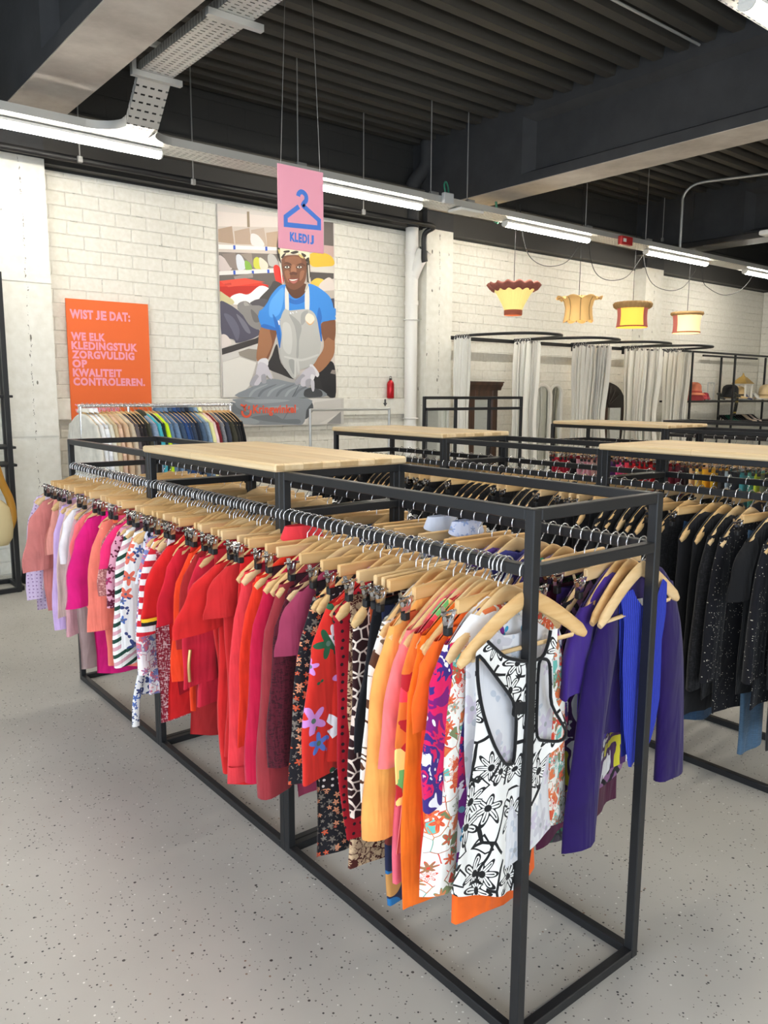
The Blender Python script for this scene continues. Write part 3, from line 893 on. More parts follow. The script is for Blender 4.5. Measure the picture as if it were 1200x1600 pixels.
# ------------------------------------------------------------------ clothes racks
def bar_mb(p, q, w=0.028):
    b = MB()
    x0,x1 = sorted((p[0],q[0])); y0,y1 = sorted((p[1],q[1])); z0,z1 = sorted((p[2],q[2]))
    h = w/2
    if x1-x0 < 1e-6: x0 -= h; x1 += h
    if y1-y0 < 1e-6: y0 -= h; y1 += h
    if z1-z0 < 1e-6: z0 -= h; z1 += h
    b.cbox(x0,x1,y0,y1,z0,z1,0.0025)
    return b
BARZ = 1.205
_rk = {}
def rack_bay(x, y, label):
    t = empty('clothes_rack', (x,y,0), label, 'clothes rack', 'black steel clothes racks')
    h = 0.014; L = BAY-0.002
    spec = []
    for px in (h, W-h):
        for py in (h, L-h):
            spec.append(('post', (px,py,0), (px,py,H)))
    for px in (h, W-h):
        spec.append(('top_rail', (px,2*h,H-h), (px,L-2*h,H-h)))
        spec.append(('hanging_bar', (px,2*h,BARZ), (px,L-2*h,BARZ)))
        spec.append(('base_rail', (px,2*h,h), (px,L-2*h,h)))
    for py in (h, L-h):
        spec.append(('top_rail', (2*h,py,H-h), (W-2*h,py,H-h)))
        spec.append(('cross_bar', (2*h,py,BARZ), (W-2*h,py,BARZ)))
        spec.append(('base_rail', (2*h,py,h), (W-2*h,py,h)))
    for i, (n_, p, q) in enumerate(spec):
        if i not in _rk: _rk[i] = bar_mb(p, q).mesh(n_, STEEL)
        link(n_, _rk[i], t)
    return t
XA, XB, XC, XD = 0.0, 1.755, 4.03, 5.75
for k, l in enumerate(('nearest bay of the front black steel rack, two legs at the bottom of the picture','middle bay of the front black steel rack, under the wooden board','far bay of the front black steel rack, nearest the white coats')):
    rack_bay(XA, k*BAY, l)
for k, l in enumerate(('near bay of the second black steel rack, full of black clothes at the right edge','middle bay of the second black steel rack, without a board on top','far bay of the second black steel rack, under its left wooden board')):
    rack_bay(XB, k*BAY, l)
for k, l in enumerate(('nearer bay of the third black steel rack, right of the trousers','middle bay of the third black steel rack, right of the far board','far bay of the third black steel rack, under the farthest board by the curtains')):
    rack_bay(XC, k*BAY, l)
for k, l in enumerate(('near part of the fourth black steel rack at the right edge','fourth black steel rack below the shoe shelf','far end of the fourth black steel rack below the hats')):
    rack_bay(XD, k*BAY, l)
def board(x, y, label, ly=BAY):
    b = MB()
    b.cbox(-0.035, W+0.005, 0.0, ly, 0, 0.027, 0.006)
    o = b.build('shelf_board', PINE, None, (x, y, H))
    tag(o, label, 'wooden board', 'pine boards on the racks')
board(XA, BAY-0.035, 'pale pine board lying on the front rack')
board(XB, 2*BAY-0.03, 'pale pine board on the far end of the second rack, below the mural')
board(XB, 0.0, 'pale pine board on the near end of the second rack, cut off at right')
board(XC, 2*BAY-0.05, 'farthest pale pine board, in front of the curtains')

# ------------------------------------------------------------------ hangers
def hook_pts():
    pts = [(0,0,-0.062),(0,0,-0.042),(0.010,0,-0.032),(0.021,0,-0.016),(0.0235,0,0.002)]
    for i in range(1,9):
        a = PI*i/8
        pts.append((0.0235*math.cos(a),0,0.002+0.0205*math.sin(a)))
    pts.append((-0.0225,0,-0.010))
    return pts
def proto_hook(): 
    b = MB(); b.tube(hook_pts(), 0.0021, 5); return b.mesh('hook', CHROME)
HOOK = proto_hook()
b = MB(); b.cbox(-0.150,0.150,-0.0065,0.0065,-0.094,-0.060,0.003)
CLIPW = b.mesh('clothes_hanger', HWOOD)
CLIPW2 = CLIPW.copy(); CLIPW2.materials.clear(); CLIPW2.materials.append(HWOOD2)
def clip_mesh(s_):
    b = MB()
    b.tube([(-s_*0.06,0,-0.084),(s_*0.022,0,-0.084)], 0.0035, 6, m=0)
    b.tube([(0,-0.004,-0.080),(0,-0.014,-0.075),(0,-0.016,-0.092),(0,-0.006,-0.104)], 0.0025, 5, m=0)
    b.tube([(-0.011,0,-0.098),(0.011,0,-0.098)], 0.0065, 8, m=0)
    for s in (-1,1):
        b.add([(-0.006,s*0.019,-0.074),(0.006,s*0.019,-0.074),(0.009,s*0.010,-0.100),(-0.009,s*0.010,-0.100),(0.009,s*0.006,-0.122),(-0.009,s*0.006,-0.122)], [(0,1,2,3),(3,2,4,5)], 0)
    return b.mesh('clip', CLIPM)
CLIP = {s_: clip_mesh(s_) for s_ in (-1,1)}
b = MB()
b.cbox(-0.010,0.010,-0.0085,0.0085,-0.138,-0.117,0.003)
PAD = b.mesh('clip_pad', RUBBER)
def shoulder_mesh():
    b = MB()
    pts = []; r1 = []; r2 = []
    for i in range(21):
        t = -1+2*i/20
        x = 0.207*t
        z = -0.066-0.120*abs(t)**1.3
        yv = 0.005*t*t
        pts.append((x,-yv,z))
        e = min(1, (1-abs(t))*7+0.35)
        r1.append((0.0165+0.006*(1-abs(t)))*e**0.5); r2.append((0.0065+0.004*abs(t))*e**0.5)
    b.tube(pts, r1, 10, ry=r2, up=(0,0,1))
    return b.mesh('clothes_hanger', HWOOD)
SHW = shoulder_mesh()
SHW2 = SHW.copy(); SHW2.materials.clear(); SHW2.materials.append(HWOOD2)
b = MB(); b.tube([(-0.170,0,-0.166),(-0.165,0,-0.182),(0.165,0,-0.182),(0.170,0,-0.166)], 0.0055, 7)
DOWEL = b.mesh('trouser_bar', HWOOD2)
rnd = random.Random(7)
def hanger(kind, loc, rot, label, group=None, simple=False):
    if kind == 'clip':
        o = link('clothes_hanger', rnd.choice((CLIPW,CLIPW,CLIPW2)), None, loc, rot)
        link('hook', HOOK, o)
        if not simple:
            for s in (-1,1): link('clip_pad', PAD, link('clip', CLIP[s], o, (s*0.176,0,0)))
    else:
        o = link('clothes_hanger', rnd.choice((SHW,SHW,SHW2)), None, loc, rot)
        link('hook', HOOK, o)
        if not simple: link('trouser_bar', DOWEL, o)
    return tag(o, label, 'clothes hanger', group)

# ------------------------------------------------------------------ fabrics
_fab = {}
def fabric(pat, *cols, scale=1.0, rough=0.88, name=None):
    key = (pat, cols, scale, rough)
    if key in _fab: return _fab[key]
    k = NB('fabric_'+pat, rough, 0.0, 0.25)
    k.b.inputs['Sheen Weight'].default_value = 0.15
    ob = k.obj()
    v = k.mapped((scale, 0.35*scale, scale), rot=(R(90),0,0))
    c0 = cols[0]
    def V(sc, feature='F1', rnd=1.0, vec=None, **p):
        return k.vor(v if vec is None else vec, sc, feature, rnd, voronoi_dimensions='2D', **p)
    def flower(vo, cs, n, lo, hi, dep):
        "flower shaped mask of a voronoi cell"
        df = k.n('ShaderNodeVectorMath', {0: v, 1: vo.outputs['Position']}, operation='SUBTRACT')
        sp = k.n('ShaderNodeSeparateXYZ', {0: df.outputs[0]})
        ang = k.math('ARCTAN2', sp.outputs[1], sp.outputs[0])
        pet = k.math('ADD', 1.0-dep, k.math('MULTIPLY', dep, k.math('COSINE', k.math('ADD', k.math('MULTIPLY', ang, float(n)), k.math('MULTIPLY', cs.outputs[1], 6.0)))))
        rad = k.math('MULTIPLY', k.math('ADD', lo, k.math('MULTIPLY', cs.outputs[1], hi)), pet)
        return k.math('LESS_THAN', vo.outputs['Distance'], rad)
    if pat == 'plain':
        nz = k.noise(ob, 14.0, 4.0)
        k.color(k.ramp(nz, [(0.25, tuple(x*0.93 for x in c0)), (0.75, tuple(min(255,x*1.05) for x in c0))]))
    elif pat == 'floral':
        vo = V(24.0); cs = k.n('ShaderNodeSeparateColor', {0: vo.outputs['Color']})
        st = [(i/(len(cols)-1), c) for i, c in enumerate(cols[1:])]
        m = flower(vo, cs, 5, 0.22, 0.36, 0.3)
        v2 = V(41.0); c2 = k.n('ShaderNodeSeparateColor', {0: v2.outputs['Color']})
        leaf = k.math('MULTIPLY', flower(v2, c2, 2, 0.14, 0.34, 0.55), k.math('GREATER_THAN', c2.outputs[0], 0.5))
        base = k.mix(leaf, c0, cols[-1])
        ctr = k.math('LESS_THAN', vo.outputs['Distance'], 0.075)
        k.color(k.mix(ctr, k.mix(m, base, k.ramp(cs.outputs[0], st, True)), tuple(min(255, x*0.5+70) for x in cols[-1])))
    elif pat == 'blotch':
        nz = k.noise(v, 13.0, 3.0, 0.6, 0.8)
        n2 = k.n('ShaderNodeMapRange', {0: nz.outputs[0], 1: 0.28, 2: 0.72})
        k.color(k.ramp(n2, [(i/len(cols), c) for i, c in enumerate(cols)], True))
    elif pat in ('stripe', 'diag'):
        a = R(0) if pat == 'stripe' else R(28)
        sx = k.n('ShaderNodeSeparateXYZ', {0: k.mapped((scale,)*3, rot=(0,a,0))})
        z = k.math('FRACT', k.math('MULTIPLY', sx.outputs[2], 22.0))
        k.color(k.ramp(z, [(i/len(cols), c) for i, c in enumerate(cols)], True))
    elif pat == 'dots':
        k.color(k.mix(k.math('LESS_THAN', V(52.0, rnd=0.3).outputs['Distance'], 0.2), c0, cols[1]))
    elif pat == 'giraffe':
        vo = V(36.0, 'DISTANCE_TO_EDGE')
        k.color(k.mix(k.math('LESS_THAN', vo.outputs[0], 0.085), c0, cols[1]))
    elif pat == 'tweed':
        a = k.noise(k.mapped((260*scale,90,60*scale)), 1.0, 2.0); b_ = k.noise(k.mapped((60*scale,90,260*scale)), 1.0, 2.0)
        m = k.math('GREATER_THAN', k.math('ADD', a, b_), 1.06)
        k.color(k.mix(m, c0, cols[1]))
    elif pat == 'circles':
        va = V(17.0, rnd=0.0); cs = k.n('ShaderNodeSeparateColor', {0: va.outputs['Color']})
        vb = V(17.0, rnd=0.0, vec=k.mapped((scale, 0.35*scale, scale), rot=(R(90),0,0), loc=(0.0294,0.0294,0)))
        c2 = k.n('ShaderNodeSeparateColor', {0: vb.outputs['Color']})
        st = [(i/len(cols), c) for i, c in enumerate(cols)]
        k.color(k.mix(k.math('LESS_THAN', va.outputs['Distance'], 0.47), k.ramp(c2.outputs[1], st, True), k.ramp(cs.outputs[0], st, True)))
    elif pat == 'facets':
        vo = V(30.0, distance='CHEBYCHEV'); cs = k.n('ShaderNodeSeparateColor', {0: vo.outputs['Color']})
        k.color(k.ramp(cs.outputs[0], [(i/len(cols), c) for i, c in enumerate(cols)], True))
    elif pat == 'zigzag':
        sx = k.n('ShaderNodeSeparateXYZ', {0: ob})
        zz = k.math('PINGPONG', k.math('MULTIPLY', sx.outputs[0], 1.0), 0.045)
        nz = k.noise(ob, 70.0, 3.0)
        t = k.math('FRACT', k.math('ADD', k.math('MULTIPLY', k.math('ADD', sx.outputs[2], zz), 21.0), k.math('MULTIPLY', nz, 0.35)))
        k.color(k.ramp(t, [(0.0,c0),(0.5,cols[1])], True))
    elif pat == 'speckle':
        vo = k.vor(v, 150.0)
        cs = k.n('ShaderNodeSeparateColor', {0: vo.outputs['Color']})
        k.color(k.mix(k.math('MULTIPLY', k.math('GREATER_THAN', cs.outputs[0], 0.8), k.math('LESS_THAN', vo.outputs['Distance'], 0.28)), c0, cols[1]))
    elif pat in ('lineart', 'paisley'):
        line = pat == 'lineart'
        wn = k.noise(v, 9.0, 2.0)
        dv = k.n('ShaderNodeVectorMath', {0: v, 1: k.n('ShaderNodeVectorMath', {0: wn.outputs['Color'], 3: 0.05}, operation='SCALE').outputs[0]}, operation='ADD').outputs[0]
        vo = V(17.0 if line else 26.0, vec=dv); cs = k.n('ShaderNodeSeparateColor', {0: vo.outputs['Color']})
        df = k.n('ShaderNodeVectorMath', {0: dv, 1: vo.outputs['Position']}, operation='SUBTRACT')
        sp = k.n('ShaderNodeSeparateXYZ', {0: df.outputs[0]})
        ang = k.math('ARCTAN2', sp.outputs[1], sp.outputs[0])
        turn = k.math('ADD', k.math('MULTIPLY', ang, k.math('ROUND', k.math('ADD', 5.0, k.math('MULTIPLY', cs.outputs[1], 3.0)))), k.math('MULTIPLY', cs.outputs[0], 6.0))
        d = vo.outputs['Distance']
        rad = k.math('ADD', 0.30, k.math('MULTIPLY', 0.13, k.math('COSINE', turn)))
        rim = k.math('LESS_THAN', k.math('ABSOLUTE', k.math('SUBTRACT', d, rad)), 0.045 if line else 0.035)
        rays = k.math('MULTIPLY', k.math('GREATER_THAN', k.math('COSINE', k.math('MULTIPLY', turn, 2.0)), 0.72), k.math('MULTIPLY', k.math('LESS_THAN', d, k.math('MULTIPLY', rad, 0.8)), k.math('GREATER_THAN', d, 0.10)))
        ctr = k.math('LESS_THAN', d, 0.10)
        ed = V(17.0 if line else 26.0, 'DISTANCE_TO_EDGE', vec=dv)
        stem = k.math('MULTIPLY', k.math('LESS_THAN', ed.outputs[0], 0.042 if line else 0.026), k.math('GREATER_THAN', k.noise(v, 14.0).outputs[0], 0.46))
        v3 = V(33.0, vec=dv); c3 = k.n('ShaderNodeSeparateColor', {0: v3.outputs['Color']})
        e3 = V(33.0, 'DISTANCE_TO_EDGE', vec=dv)
        leaf = k.math('MULTIPLY', k.math('LESS_THAN', k.math('ABSOLUTE', k.math('SUBTRACT', e3.outputs[0], 0.14)), 0.045 if line else 0.035), k.math('MULTIPLY', k.math('GREATER_THAN', c3.outputs[0], 0.62), k.math('GREATER_THAN', d, 0.34)))
        m = k.math('MAXIMUM', k.math('MAXIMUM', rim, stem), k.math('MAXIMUM', leaf, k.math('MAXIMUM', ctr, rays)))
        if line:
            k.color(k.mix(m, c0, cols[1]))
        else:
            st = [(i/(len(cols)-1), c) for i, c in enumerate(cols[1:])]
            fill = k.math('MULTIPLY', k.math('LESS_THAN', d, rad), k.math('GREATER_THAN', cs.outputs[2], 0.25))
            leaf2 = k.math('MULTIPLY', k.math('GREATER_THAN', e3.outputs[0], 0.14), k.math('GREATER_THAN', c3.outputs[0], 0.35))
            b0 = k.mix(leaf2, c0, k.ramp(c3.outputs[1], st, True))
            k.color(k.mix(m, k.mix(fill, b0, k.ramp(cs.outputs[1], st, True)), k.ramp(cs.outputs[0], st, True)))
    elif pat == 'denim':
        a = k.noise(k.mapped((30,30,400)), 1.0, 2.0)
        k.color(k.ramp(a, [(0.3,tuple(x*0.8 for x in c0)),(0.7,c0)]))
    elif pat == 'quilt':
        sx = k.n('ShaderNodeSeparateXYZ', {0: ob})
        z = k.math('PINGPONG', sx.outputs[2], 0.045)
        k.color(c0); k.bump(k.math('POWER', k.math('MULTIPLY', z, 22.0), 0.5), 0.9, 0.02)
    if pat != 'quilt':
        wv = k.noise(k.mapped((9,9,2.2)), 1.0, 3.0, 0.55, 0.6)
        k.bump(wv.outputs[0], 0.6, 0.03)
    _fab[key] = k.m
    return k.m

# ------------------------------------------------------------------ garments (origin at the hanging bar, x along the hanger)
def spow(a, p):
    return math.copysign(abs(a)**p, a)
def top_mesh(rng, L, top=0.195, hem=0.22, thick=0.018, drop=0.085, z0=-0.078, amp=0.010, neck=0.065, nu=36, nv=14, skirt=False, waist=0.0, uneven=0.012):
    b = MB()
    k1, k2 = rng.uniform(14,22), rng.uniform(26,40)
    f1, f2, f3, f4 = [rng.uniform(0,6.28) for _ in range(4)]
    lean = rng.uniform(-0.02,0.02)
    def fn(u, v):
        v = v**1.75 if not skirt else v
        a = 2*PI*u; c = math.cos(a); sn = math.sin(a)
        hw = top+(hem-top)*v**0.8 - waist*math.exp(-((v-0.45)/0.2)**2)
        x = hw*spow(c,0.75)
        t = thick*(0.75+0.25*min(1.0,v*3.0)) if skirt else max(thick,0.0155)
        if v < 1e-6 and not skirt: t *= 0.25 if abs(x) > neck*0.8 else 0.8
        y = t*spow(sn,0.85)*(1.0-0.35*abs(c))
        env = min(1.0, max(0.0, v-0.06)*1.7)
        y += amp*env*(math.sin(k1*x+f1)+0.6*math.sin(k2*x+f2+2*v))
        y += amp*0.5*env*math.sin(k2*1.3*x+f3)*(1 if sn > 0 else -1)
        y += lean*v
        x += 0.010*env*math.sin(7*v+f4)*spow(c,1.0)
        xa = abs(x)/max(top,1e-3)
        if skirt:
            zs = z0 - 0.012*(1-min(1,xa)**2)
        else:
            zs = z0-drop*min(1.0,xa)**1.3
            if v > 1e-6 and v < 1.5/nv: zs -= 0.0
            if abs(x) < neck: zs -= (0.05 if sn < 0 else 0.02)*(1-(x/neck)**2)
        ze = -L + uneven*math.sin(9*x+f2) + 0.5*uneven*math.sin(23*x+f1)
        return (x, y, zs*(1-v)+ze*v)
    b.grid(fn, nu, nv, True)
    return b
def sleeve_mesh(rng, sx, L, wide=0.058, thick=0.022, top=0.195, drop=0.085, z0=-0.078, out=0.05, flare=1.0):
    b = MB()
    sh = z0-drop
    f1, f2 = rng.uniform(0,6.28), rng.uniform(0,6.28)
    oy = rng.uniform(-0.012,0.012)
    def fn(u, v):
        a = 2*PI*u; c = math.cos(a); sn = math.sin(a)
        cx = sx*(top-0.045 + out*(1-(1-v)**2))
        cz = sh+0.028 - (L+0.028)*v
        w = wide*(1.0+(flare-1.0)*v)*(0.55+0.45*min(1,v*5))
        t = thick*(0.6+0.4*min(1,v*4))
        x = cx + w*c*(1+0.06*math.sin(11*v+f2))
        y = t*sn + oy*v + 0.006*v*math.sin(3*a+f1) + 0.008*v*math.sin(40*(x-cx)+f2)
        z = cz + (0.25*w*c*sx)*(-(1-v)*1.1) - 0.12*w*c*sx*v
        return (x, y, z)
    b.grid(fn, 18, 10, True)
    return b
def garment(name, fab, loc, rot, label, cat, group=None, L=0.65, sleeve=0.0, wide=0.058, flare=1.0, top=0.214, hem=0.222, thick=0.017, skirt=False, seed=0, amp=0.009, waist=0.0, drop=0.127, z0=None, out=0.05, uneven=0.012, fab2=None, collar=False):
    rng = random.Random(seed*7919+13)
    if z0 is None: z0 = -0.122 if skirt else -0.043
    o = top_mesh(rng, L, (min(top,.175) if skirt else top), hem, thick, drop, z0, amp, skirt=skirt, waist=waist, uneven=uneven).build(name, fab, None, loc, rot)
    tag(o, label, cat, group)
    if skirt and seed < 300 and name in ('skirt','trousers'):
        hw = min(top,.175)+0.001
        c = MB()
        c.grid(lambda u, v: (hw*spow(math.cos(2*PI*u),.75)*1.004, (thick*.8+.0025)*spow(math.sin(2*PI*u),.85)*(1-.3*abs(math.cos(2*PI*u))), z0+.002-.012*(1-min(1,abs(math.cos(2*PI*u)))**2)*0-.034*v), 36, 2, True)
        c.build('waistband', fab, o)
    if sleeve and not skirt:
        for s in (-1,1):
            sl = sleeve_mesh(rng, s, sleeve, wide, max(0.016,thick*1.1), top, drop, z0, out, flare).build('sleeve', fab2 or fab, o)
            if collar and sleeve > .35:
                zc = z0-drop-sleeve
                q = MB(); q.tube([(s*(top-.045+out),0,zc+.055),(s*(top-.045+out),0,zc+.004)], wide*1.04, 18, caps=False, ry=max(.016,thick*1.1)*1.15, up=(1,0,0))
                q.build('cuff', fab2 or fab, sl)
    if collar:
        c = MB()
        c.grid(lambda u, v: (0.062*math.cos(2*PI*u)*(1+0.25*v), 0.020*math.sin(2*PI*u)*(1+0.5*v)-0.003, z0-0.004+0.028*(1-v)-0.025*v*(0.5-0.5*math.sin(2*PI*u))), 20, 3, True)
        c.build('collar', fab2 or fab, o)
    return o

# ------------------------------------------------------------------ front rack, left rail: every garment in order from the far end
XL = XA+0.014
WHT = (232,229,224)
HERO = [
 # y, hanger, name, category, fabric, keywords, label
 (3.19,'s','blouse',fabric('dots',(205,184,212),(150,120,160)),dict(L=.75,sleeve=.52),'lilac dotted blouse with long sleeves at the far end of the front rail'),
 (3.12,'c','skirt',fabric('floral',(206,188,200),(160,120,150),(120,90,110)),dict(L=.62,skirt=True),'pale mauve patterned skirt beside the lilac dotted blouse'),
 (3.05,'s','blouse',fabric('plain',(204,124,118)),dict(L=.73,sleeve=.33,wide=.085,flare=1.35),'dusty rose sheer blouse with wide sleeves near the far end'),
 (2.96,'c','blouse',fabric('plain',(236,160,146)),dict(L=.42,skirt=True,hem=.25),'short peach top clipped beside the dusty rose blouse'),
 (2.89,'c','skirt',fabric('tweed',(206,172,160),(180,140,130)),dict(L=.55,skirt=True),'beige lace skirt between the peach top and the lilac cardigan'),
 (2.81,'s','cardigan',fabric('plain',(204,172,220)),dict(L=.78,sleeve=.58),'plain lilac cardigan with long sleeves'),
 (2.72,'s','cardigan',fabric('plain',(218,188,180)),dict(L=.74,sleeve=.5),'beige pink knitted cardigan beside the lilac cardigan'),
 (2.63,'s','blouse',fabric('plain',(232,226,228)),dict(L=.71,sleeve=.22),'white blouse with short sleeves among the pinks'),
 (2.57,'s','sweater',fabric('plain',(204,152,158)),dict(L=.76,sleeve=.56),'mauve pink sweater with long sleeves'),
 (2.51,'s','dress',fabric('plain',(166,142,138)),dict(L=.89,hem=.25,thick=.025),'taupe grey dress reaching low behind the fuchsia blouse'),
 (2.45,'s','t_shirt',fabric('plain',(242,112,118)),dict(L=.58,sleeve=.17),'coral pink short-sleeved shirt left of the fuchsia blouse'),
 (2.41,'s','scarf',fabric('blotch',(150,92,50),(226,196,140),(70,44,30),(190,110,60)),dict(L=.74,top=.15,hem=.12),'brown patterned scarf hanging behind the fuchsia blouse'),
 (2.34,'s','blouse',fabric('plain',(214,24,118)),dict(L=.87,sleeve=.37,wide=.092,flare=1.25,hem=.23,thick=.022),'fuchsia sheer blouse with wide sleeves'),
 (2.28,'c','skirt',fabric('plain',(238,20,130)),dict(L=.40,skirt=True),'hot pink skirt clipped beside the fuchsia blouse'),
 (2.20,'s','blouse',fabric('plain',(240,124,106)),dict(L=.79,sleeve=.45,wide=.07,thick=.022),'coral crinkled blouse with long sleeves'),
 (2.15,'c','trousers',fabric('plain',(238,112,72)),dict(L=.5,skirt=True,hem=.14),'orange coral trousers clipped next to the coral blouse'),
 (2.085,'s','jacket',fabric('tweed',(160,92,92),(214,160,150)),dict(L=.52,sleeve=.27),'rose brown tweed jacket right of the coral blouse'),
 (2.05,'s','t_shirt',fabric('plain',(232,44,110)),dict(L=.48,sleeve=.15),'bright pink tee half hidden by the tweed jacket'),
 (2.00,'s','blouse',fabric('floral',(214,150,170),(120,24,60),(160,40,90),(90,16,44)),dict(L=.62,sleeve=.3),'pink blouse with maroon flowers'),
 (1.95,'s','blouse',fabric('diag',(236,234,228),(214,160,170),(238,236,230),(32,66,54),scale=.8),dict(L=.66,sleeve=.54),'white blouse with slanted green and pink stripes'),
 (1.90,'c','skirt',fabric('plain',(94,52,66)),dict(L=.36,skirt=True),'dark plum corduroy skirt on clips'),
 (1.86,'s','blouse',fabric('floral',(236,234,232),(80,110,180),(226,110,90),(60,70,120),scale=.6),dict(L=.81,sleeve=.44,hem=.2),'white blouse with blue and coral flowers and a hanging tie'),
 (1.80,'c','skirt',fabric('blotch',(30,34,60),(220,220,230),(50,56,90)),dict(L=.34,skirt=True),'navy and white patterned skirt on clips'),
 (1.745,'s','blouse',fabric('paisley',(238,232,232),(220,110,120),(120,130,180)),dict(L=.78,sleeve=.5),'pale blouse with pink sprigs left of the striped sleeve'),
 (1.70,'s','sweater',fabric('stripe',(240,236,234),(200,34,48)),dict(L=.5,sleeve=.34),'red and white striped sweater'),
 (1.655,'s','sweater',fabric('tweed',(150,36,56),(226,190,192)),dict(L=.85,sleeve=.0,top=.215,thick=.026),'long maroon and white flecked knit'),
 (1.61,'c','blouse',fabric('floral',(240,226,226),(206,40,60),(180,30,50),scale=1.6),dict(L=.36,skirt=True),'white top with tiny red flowers on clips'),
 (1.55,'s','t_shirt',fabric('plain',(212,30,32)),dict(L=.81,sleeve=.25,wide=.075,out=.075,thick=.024),'red tee with black and yellow sleeve trim'),
 (1.48,'s','blouse',fabric('plain',(206,28,48)),dict(L=.7,sleeve=.24,flare=1.5),'crimson blouse with ruffled sleeves'),
 (1.43,'c','blouse',fabric('plain',(228,44,36)),dict(L=.6,skirt=True),'scarlet top clipped right of the ruffled blouse'),
 (1.385,'s','blouse',fabric('plain',(230,62,24)),dict(L=.72,sleeve=.42,wide=.07),'orange red blouse left of the dark red dress'),
 (1.335,'s','dress',fabric('plain',(164,34,36)),dict(L=.80,sleeve=.3),'dark red dress between brighter reds'),
 (1.28,'s','blouse',fabric('plain',(206,34,58)),dict(L=.69,sleeve=.42,wide=.07),'crimson blouse with a gold zip on its gathered sleeve'),
 (1.23,'c','trousers',fabric('plain',(186,36,46)),dict(L=.78,skirt=True,hem=.13),'deep red trousers on clips'),
 (1.155,'s','dress',fabric('plain',(210,36,36)),dict(L=.89,sleeve=.2,wide=.085,flare=1.3,out=.09,hem=.21),'big plain red dress with cape sleeves'),
 (1.085,'s','blouse',fabric('plain',(198,38,40)),dict(L=.78,sleeve=.14,wide=.065),'red short-sleeved blouse right of the big red dress'),
 (1.04,'c','skirt',fabric('plain',(222,34,36)),dict(L=.86,skirt=True,hem=.23),'long bright red skirt with hem below the crimson sweater'),
 (0.97,'s','shirt',fabric('plain',(226,58,66)),dict(L=.75,sleeve=.66,out=.04,collar=True),'coral red crinkled shirt with long sleeves'),
 (0.905,'s','sweater',fabric('plain',(228,50,28)),dict(L=.70,sleeve=.5),'red orange fine knit sweater'),
 (0.84,'s','sweater',fabric('plain',(192,18,60)),dict(L=.71,sleeve=.6),'crimson pink fine knit sweater'),
 (0.77,'s','sweater',fabric('plain',(150,48,54)),dict(L=.77,sleeve=.62,thick=.022),'wine red wool sweater'),
 (0.715,'s','blouse',fabric('tweed',(84,18,34),(54,10,22)),dict(L=.61,sleeve=.5),'dark maroon lace blouse'),
 (0.675,'s','t_shirt',fabric('plain',(152,54,84)),dict(L=.75,sleeve=.15),'plum short-sleeved shirt above the maroon lace'),
 (0.615,'s','dress',fabric('floral',(26,24,30),(206,84,50),(226,150,110),(120,110,100),scale=1.9),dict(L=.91,sleeve=.5,hem=.2),'long black dress with tiny orange flowers'),
 (0.565,'c','skirt',fabric('dots',(34,26,30),(220,210,206)),dict(L=.7,skirt=True),'black skirt with white dots on clips'),
 (0.53,'s','blouse',fabric('floral',(212,44,34),(238,236,240),(210,140,210),(90,120,200),(40,90,60),scale=.42),dict(L=.60,sleeve=.46,wide=.068,out=.06),'red blouse with large white and lilac flowers'),
 (0.50,'s','dress',fabric('dots',(172,20,36),(40,16,24),scale=.8),dict(L=.83,hem=.19),'red dress with black dots below the red flowered blouse'),
 (0.475,'c','dress',fabric('paisley',(74,28,22),(206,176,140),(180,150,120),scale=1.7),dict(L=.91,skirt=True,hem=.17),'dark brown dress with cream leaves, longest left of the circles dress'),
 (0.435,'s','dress',fabric('giraffe',(44,14,18),(234,214,200)),dict(L=.735,sleeve=.0,top=.205,hem=.2,thick=.025),'dark brown dress with cream giraffe pattern'),
 (0.39,'c','skirt',fabric('plain',(24,24,30)),dict(L=.5,skirt=True),'plain black skirt right of the giraffe dress'),
 (0.362,'c','dress',fabric('circles',(30,36,66),(196,140,76),(30,104,160),(112,44,36),scale=.8),dict(L=.955,skirt=True,hem=.15,amp=.006),'long dress with blue and ochre overlapping circles'),
 (0.335,'s','blouse',fabric('blotch',(236,230,222),(90,56,40),(238,234,226),(120,104,88),(60,40,34),scale=.7),dict(L=.66,sleeve=.45),'brown and white large-print blouse'),
 (0.292,'s','blouse',fabric('plain',(246,168,88)),dict(L=.65,sleeve=.5,wide=.07,thick=.024,out=.045),'light orange linen blouse'),
 (0.245,'s','t_shirt',fabric('plain',(238,108,128)),dict(L=.8,sleeve=.1,top=.17),'rose pink top on a hanger with its tip showing'),
 (0.22,'s','blouse',fabric('plain',(250,122,122)),dict(L=.7,sleeve=.3,wide=.055),'coral pink blouse with elbow sleeves'),
 (0.198,'s','blouse',fabric('facets',(240,70,90),(250,220,130),(230,120,50),(110,190,110),(190,40,50)),dict(L=.5,sleeve=.37),'blouse with multicoloured facets'),
 (0.172,'s','dress',fabric('plain',(242,112,24)),dict(L=.80,sleeve=.62,wide=.055),'long orange dress with long sleeves'),
 (0.152,'s','cardigan',fabric('plain',(236,66,34)),dict(L=.72,sleeve=.6,top=.175),'red orange long cardigan'),
 (0.130,'s','t_shirt',fabric('plain',(240,100,28)),dict(L=.60,sleeve=.17,wide=.062),'orange tee with short sleeve, right of the cardigan'),
 (0.112,'c','skirt',fabric('plain',(240,104,30)),dict(L=.85,skirt=True,hem=.15),'longest orange skirt whose hem hangs lowest near the vest'),
 (0.100,'s','blouse',fabric('blotch',(238,234,240),(120,20,110),(214,24,90),(60,40,120),(236,232,238),(70,24,80),scale=.9),dict(L=.5,sleeve=.34,wide=.062),'white blouse with purple and magenta flowers'),
 (0.088,'s','blouse',fabric('paisley',(238,234,226),(214,70,50),(110,190,180),(226,120,70),(120,130,90)),dict(L=.70,sleeve=.56,top=.2,out=.05),'white paisley blouse in red and teal behind the vest'),
]
